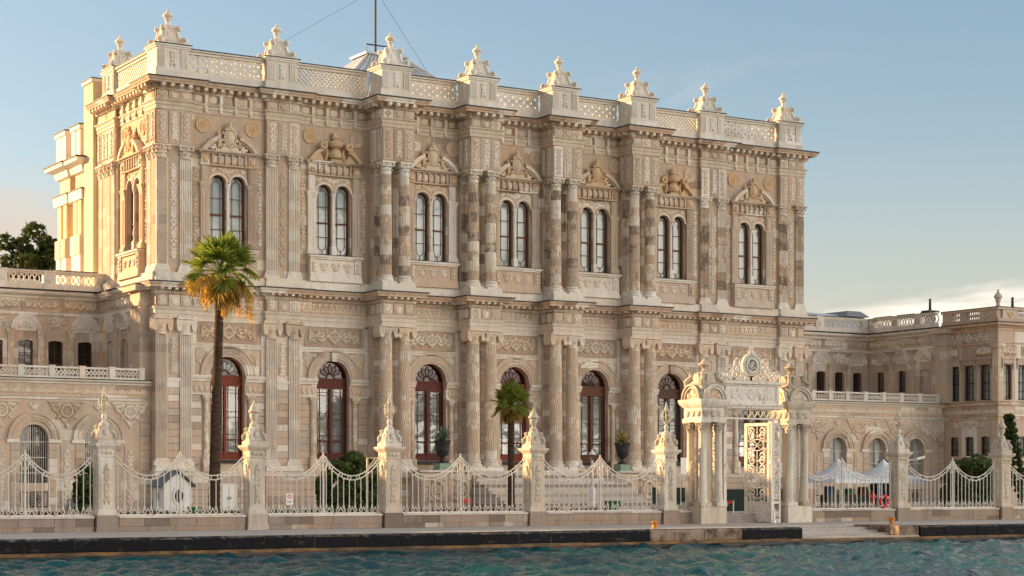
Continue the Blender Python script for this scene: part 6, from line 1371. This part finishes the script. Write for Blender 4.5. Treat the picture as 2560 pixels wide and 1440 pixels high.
def urnpot(label, x, y, mat, seed, kind):
    u = thing('planter_urn', label, 'planter', (x, y, 3.7), 'iron urns on the terrace'); m = T(x, y)
    ob('pedestal', cached('uped', lambda: MB().sq([(.42, 3.70), (.42, 3.78), (.36, 3.8), (.36, 4.05), (.40, 4.1)]).build('pedestal', M['copper'])), u, m)
    ob('urn', cached('uurn', lambda: MB().lathe([(.30, 4.1), (.30, 4.16), (.12, 4.24), (.08, 4.36), (.12, 4.42), (.30, 4.55), (.36, 4.7), (.30, 4.74), (.36, 4.78), (.40, 5.1), (.48, 5.3), (.50, 5.36), (.42, 5.36), (.38, 5.2)], 18).build('urn', 'iron', True)), u, m)
    ob('agave', blades(44, 1.05, .055, (8, 88), .75 if kind else .35, 0, seed, segs=4).build('agave', mat), u, T(x, y, 5.28))
M['copper'] = plain('green oxidised plinth', (.28, .38, .28), .8, .3)
urnpot('black iron urn with grey green agave on the left of the stair', 15.9, -2.4, 'agave', 3, 0); urnpot('black iron urn with yellow striped agave on the right of the stair', 28.1, -2.4, 'agavey', 5, 1)
# ================================================================== garden and quay furniture
M['slate'] = plain('grey blue roof sheet', (.12, .14, .16), .6, .2); M['whitep'] = plain('white painted board', (.82, .80, .74), .6, .08)
k_ = thing('guard_kiosk', 'small white guard kiosk with oval windows and grey gable roof', 'kiosk', (-5.35, -16.2, 1.5))
kx, ky = -5.35, -16.2
ob('wall', MB().prism([(kx - .62, 1.5), (kx + .62, 1.5), (kx + .62, 2.95), (kx, 3.42), (kx - .62, 2.95)], ky - .55, ky + .75).build('wall', 'whitep'), k_)
for s in (-1, 1): ob('roof', MB().add([(kx, ky - .72, 3.56), (kx, ky + .9, 3.56), (kx + s * .84, ky + .9, 2.86), (kx + s * .84, ky - .72, 2.86), (kx, ky - .72, 3.50), (kx, ky + .9, 3.50), (kx + s * .84, ky + .9, 2.80), (kx + s * .84, ky - .72, 2.80)], [(0, 1, 2, 3), (7, 6, 5, 4), (0, 3, 7, 4), (1, 5, 6, 2), (3, 2, 6, 7)]).build('roof', 'slate'), k_)
def oval(): 
    a = MB().arcband(0, 0, .20, .27, -.05, .02, 0, 360, 22).arcband(0, 0, .30, .32, -.03, .02, 0, 360, 22); a.v = [(x, y, z * 1.45) for x, y, z in a.v]; return a.build('window', 'whitep')
def ovalp():
    a = MB().arcband(0, 0, .005, .21, -.012, .0, 0, 360, 20); a.v = [(x, y, z * 1.45) for x, y, z in a.v]; return a.build('pane', 'iron')
for m in (T(kx + .05, ky - .55, 2.42), T(kx - .62, ky + .1, 2.42, -90)): w = ob('window', cached('oval', oval), k_, m); ob('pane', cached('ovalp', ovalp), w, m)
sd = thing('service_door', 'small white double door low in the hall plinth behind the palm', 'door', (4.12, .2, 1.5)); ob('frame', MB().box(3.62, .05, 1.5, 4.62, .2, 2.98).build('frame', 'pale'), sd)
for x in (3.72, 4.13): p = ob('door_leaf', cached('sdl', lambda: MB().bevbox(0, 0, 1.52, .39, .06, 2.88, .02).build('door_leaf', 'whitep')), sd, T(x, .0)); ob('handle', cached('sdh', lambda: MB().box(-.02, -.05, 2.1, .02, 0, 2.25).build('handle', 'iron')), p, T(x + (.34 if x < 4 else .05), .0))
def text(name, body, size, mat, loc, rz, parent):
    c = bpy.data.curves.new(name, 'FONT'); c.body = body; c.size = size; c.align_x = 'CENTER'; c.materials.append(mat); o = bpy.data.objects.new(name, c); COL.objects.link(o)
    return o
M['red'] = plain('red paint', (.62, .02, .015), .4, .1); M['orange'] = plain('rusty orange paint', (.62, .22, .03), .6, .35); M['screen'] = plain('dark green windbreak', (.012, .030, .020), .85, .3, 4); M['canvas'] = plain('white tent canvas', (.74, .78, .80), .7, .08, 1); M['steel'] = plain('steel tube', (.55, .55, .54), .3, .1, 6, .6, .8); M['green'] = plain('green plastic', (.02, .30, .06), .4, .1)
sg = thing('notice_sign', 'small white prohibition notice hung on the railing', 'sign', (-3.25, FY + .2, 2.1)); ob('board', MB().box(-3.40, FY + .20, 2.10, -3.10, FY + .22, 2.58).build('board', 'whitep'), sg)
ob('prohibition_ring', MB().arcband(-3.25, 2.44, .07, .095, FY + .185, FY + .198, 0, 360, 20).tube([(-3.31, FY + .19, 2.50), (-3.19, FY + .19, 2.38)], .011, 4).build('prohibition_ring', 'red'), sg); ob('notice_lines', MB().box(-3.36, FY + .19, 2.24, -3.14, FY + .198, 2.26).box(-3.36, FY + .19, 2.18, -3.18, FY + .198, 2.20).build('notice_lines', 'iron'), sg)
lb = thing('lifebuoy', 'red and white lifebuoy ring hung on the railing', 'lifebuoy', (29.1, FY + .1, 2.1)); ob('ring', MB().tube([(29.1 + .26 * math.cos(a), FY + .14, 2.08 + .26 * math.sin(a)) for a in np.linspace(0, 6.283, 25)[:-1]], .075, 9, closed=True).build('ring', 'red', True, 0), lb)
for a in (.8, 2.37, 3.94, 5.5): ob('white_band', MB().tube([(29.1 + .26 * math.cos(a + d), FY + .14, 2.08 + .26 * math.sin(a + d)) for d in (-.1, 0, .1)], .082, 9).build('white_band', 'whitep', True, 0), lb)
hy = thing('fire_hydrant', 'red fire hydrant behind the railing under the tent', 'hydrant', (31.2, -20.7, 1.5)); ob('body', MB().lathe([(.16, 1.5), (.16, 1.56), (.09, 1.6), (.09, 2.2), (.13, 2.24), (.13, 2.3), (.09, 2.42), (.03, 2.46), (.03, 2.55)], 12, 31.2, -20.7).build('body', 'red', True), hy); ob('outlet', MB().tube([(30.98, -20.7, 2.28), (31.42, -20.7, 2.28)], .055, 8).build('outlet', 'red'), hy)
def bollard(label, x, y):
    b = thing('mooring_bollard', label, 'bollard', (x, y, QZ + .02), 'orange bollards on the quay'); ob('body', MB().lathe([(.15, QZ + .02), (.12, QZ + .06), (.10, QZ + .2), (.14, QZ + .26), (.14, QZ + .3), (.0, QZ + .32)], 12, x, y).build('body', 'orange', True), b); ob('cross_bar', MB().tube([(x - .24, y, QZ + .22), (x + .24, y, QZ + .22)], .03, 7).build('cross_bar', 'orange'), b)
bollard('small rusty orange mooring bollard on the quay left of the gate', 9.8, -31.2); bollard('small rusty orange mooring bollard on the quay right of the landing steps', 24.3, -29.6)
bc = thing('white_bollard', 'slim white bollard in front of the open gate leaf', 'bollard', (20.9, -25.3, QZ)); ob('body', MB().lathe([(.11, QZ + .003), (.09, QZ + .1), (.05, QZ + .16), (.045, QZ + .6), (.06, QZ + .64), (.03, QZ + .7), (.0, QZ + .72)], 10, 20.9, -25.3).build('body', 'whitep', True), bc)
br = thing('barrier', 'low steel barrier with red ribbon inside the gate', 'barrier', (20.0, -23.0, 1.45)); ob('frame', MB().tube([(18.7, -22.6, 1.1), (18.7, -22.6, 1.75)], .03, 6).tube([(20.6, -22.6, 1.1), (20.6, -22.6, 2.15)], .035, 6).tube([(18.7, -22.6, 1.52), (21.2, -22.6, 1.52)], .03, 6).tube([(18.7, -22.6, 1.28), (21.2, -22.6, 1.28)], .03, 6).build('frame', 'steel'), br); ob('ribbon', MB().box(18.5, -22.63, 2.08, 20.6, -22.62, 2.14).tube([(20.6, -22.62, 2.1), (19.8, -22.62, 1.8), (18.6, -22.62, 1.74)], .028, 4).build('ribbon', 'red'), br)
sc1 = ob('windbreak_screen', MB().box(24.6, -16.06, 1.46, 30.2, -16.0, 2.66).box(24.6, -16.1, 1.46, 24.68, -15.96, 2.7).box(27.4, -16.1, 1.46, 27.48, -15.96, 2.7).build('windbreak_screen', 'screen'), None); tag(sc1, 'dark green screen seen through the gate opening', 'screen')
sc2 = ob('windbreak_screen', MB().box(21.9, -14.1, 1.46, 24.4, -14.04, 2.75).box(21.9, -14.14, 1.46, 21.98, -14, 2.8).build('windbreak_screen', 'screen'), None); tag(sc2, 'dark green screen behind the railing just left of the gate', 'screen')
def tent(label, x, y, w):
    t_ = thing('marquee_tent', label, 'tent', (x, y, 1.5), 'white pointed tents'); n = 6; mb = MB(); prof = [(w, 3.22), (w * .7, 3.38), (w * .42, 3.62), (w * .2, 3.95), (.06, 4.35), (.03, 4.4)]; mb.sq(prof, x, y); ob('canopy', mb.build('canopy', 'canvas', True, 60), t_)
    mb = MB().sq([(w, 2.98), (w, 3.22)], x, y); mb.f = mb.f[:-2]; ob('valance', mb.build('valance', 'canvas'), t_)
    for sx in (-1, 1):
        for sy in (-1, 1): ob('pole', cached('tpole', lambda: MB().lathe([(.04, 1.5), (.04, 3.2)], 7).build('pole', 'whitep')), t_, T(x + sx * (w - .06), y + sy * (w - .06)))
tent('white pointed tent nearer the gate', 38.6, -9.5, 1.75); tent('white pointed tent nearer the lifebuoy', 42.15, -9.5, 1.75)
gs = thing('souvenir_table', 'dark stall table with goods under the white tents', 'table', (39.5, -9.5, 1.5)); ob('table_top', MB().box(37.2, -10.2, 2.25, 43.5, -9.2, 2.3).build('table_top', 'woodd'), gs); ob('cloth', MB().box(37.3, -10.1, 1.5, 43.4, -9.3, 2.245).build('cloth', 'iron'), gs)
M['gbin'] = plain('green plastic bin', (.012, .15, .035), .45, .15); M['blue'] = plain('blue fabric', (.02, .04, .14), .7, .2)
for x, h, mt, nm in ((37.7, .5, 'blue', 'bag'), (39.2, .35, 'gbin', 'crate'), (40.3, .45, 'woodb', 'rug_roll'), (41.6, .4, 'blue', 'bag')): ob('goods', MB().frust(x - .3, x + .3, -10.0, -9.5, 2.305, 2.305 + h, .08, .08).build('goods', mt), gs)
def bin_(label, x, y, h): b = thing('waste_bin', label, 'bin', (x, y, 1.5), 'green bins'); ob('body', MB().frust(x - .24, x + .24, y - .2, y + .2, 1.5, 1.5 + h, -.04, -.04).build('body', 'gbin'), b); ob('lid', MB().bevbox(x - .31, y - .27, 1.5 + h + .003, x + .31, y + .27, 1.5 + h + .08, .03).build('lid', 'gbin'), b)
bin_('green plastic bin near the foot of the stairs', 15.9, -19.2, .55); bin_('green plastic bin beside the tall palm', -5.0, -18.0 + 0, .38)
lampd = thing('garden_lamp', 'white cast iron candelabra lamp in front of the stairs', 'street lamp', (18.2, -14, 1.5)); lx, ly = 18.2, -14
ob('column', MB().lathe([(.30, 1.5), (.30, 1.6), (.20, 1.66), (.14, 1.8), (.17, 2.0), (.12, 2.1), (.16, 2.2), (.19, 2.5), (.10, 2.8), (.07, 2.9), (.13, 2.98), (.06, 3.06), (.055, 3.5), (.09, 3.55), (.05, 3.6), (.05, 4.1)], 14, lx, ly).build('column', 'whitep', True), lampd)
for a in (0, 120, 240):
    c, q = math.cos(R(a)), math.sin(R(a)); ob('arm', MB().tube([(lx + c * r, ly + q * r, z) for r, z in ((.05, 3.25), (.3, 3.12), (.55, 3.2), (.66, 3.42))], .03, 6).build('arm', 'whitep', True, 0), lampd)
for (x, y, z) in [(lx + .66 * math.cos(R(a)), ly + .66 * math.sin(R(a)), 3.42) for a in (0, 120, 240)] + [(lx, ly, 4.08)]:
    l = ob('lantern', cached('llan', lambda: MB().lathe([(.06, 0), (.09, .04), (.09, .06)], 6).lathe([(.2, .36), (.22, .38), (.14, .48), (.06, .54), (.07, .58), (.02, .62), (.0, .68)], 6).build('lantern', 'whitep')), lampd, T(x, y, z)); ob('glass', cached('llg', lambda: MB().lathe([(.09, .06), (.18, .36)], 6).build('glass', 'globe')), l, T(x, y, z))
def cctv(label, x, y, zt, s):
    c = thing('security_camera', label, 'camera', (x, y, 1.5)); ob('post', MB().tube([(x, y, 1.5), (x, y, zt)], .045, 7).tube([(x, y, zt), (x + .75 * s, y, zt + .02)], .03, 6).tube([(x, y, zt - .45), (x + .4 * s, y, zt)], .02, 5).build('post', 'paint'), c); ob('camera_body', MB().tube([(x + .6 * s, y, zt + .04), (x + 1.05 * s, y - .1, zt + .22)], .075, 8).build('camera_body', 'whitep'), c)
cctv('white post with a security camera arm beside the lantern pier', .72, -23.0, 4.05, 1)
c2 = thing('security_camera', 'small white security camera on a bracket right of the lifebuoy pier', 'camera', (30.9, FY + .3, 4.2)); ob('bracket', MB().tube([(30.62, FY + .3, 4.15), (31.5, FY + .3, 4.17)], .03, 6).build('bracket', 'paint'), c2); ob('camera_body', MB().tube([(31.35, FY + .25, 4.2), (31.75, FY + .1, 4.3)], .07, 8).build('camera_body', 'whitep'), c2)
rs = thing('red_sign', 'small red and white board on legs near the stairs', 'sign', (14.2, -8, 1.5)); ob('board', MB().box(13.95, -8.02, 1.95, 14.55, -8, 2.15).build('board', 'red'), rs); ob('leg', MB().tube([(14.0, -8, 1.5), (14.0, -8, 2.15)], .03, 5).build('leg', 'iron'), rs)
wb = thing('notice_board', 'tall white notice board behind the railing left of the gate', 'sign', (27.0, -10, 1.5)); ob('board', MB().box(26.75, -10.03, 3.5, 27.2, -10, 4.4).build('board', 'whitep'), wb); ob('post', MB().tube([(26.98, -9.97, 1.5), (26.98, -9.97, 4.3)], .04, 6).build('post', 'whitep'), wb)
for x, lbl in ((-4.2, 'grey utility box against the left wing behind the lantern pier'), (-2.4, 'grey utility box against the left wing near the kiosk')): tag(ob('utility_box', MB().bevbox(x - .3, .35, 1.5, x + .3, .62, 2.2, .02).build('utility_box', 'slate'), None), lbl, 'box')
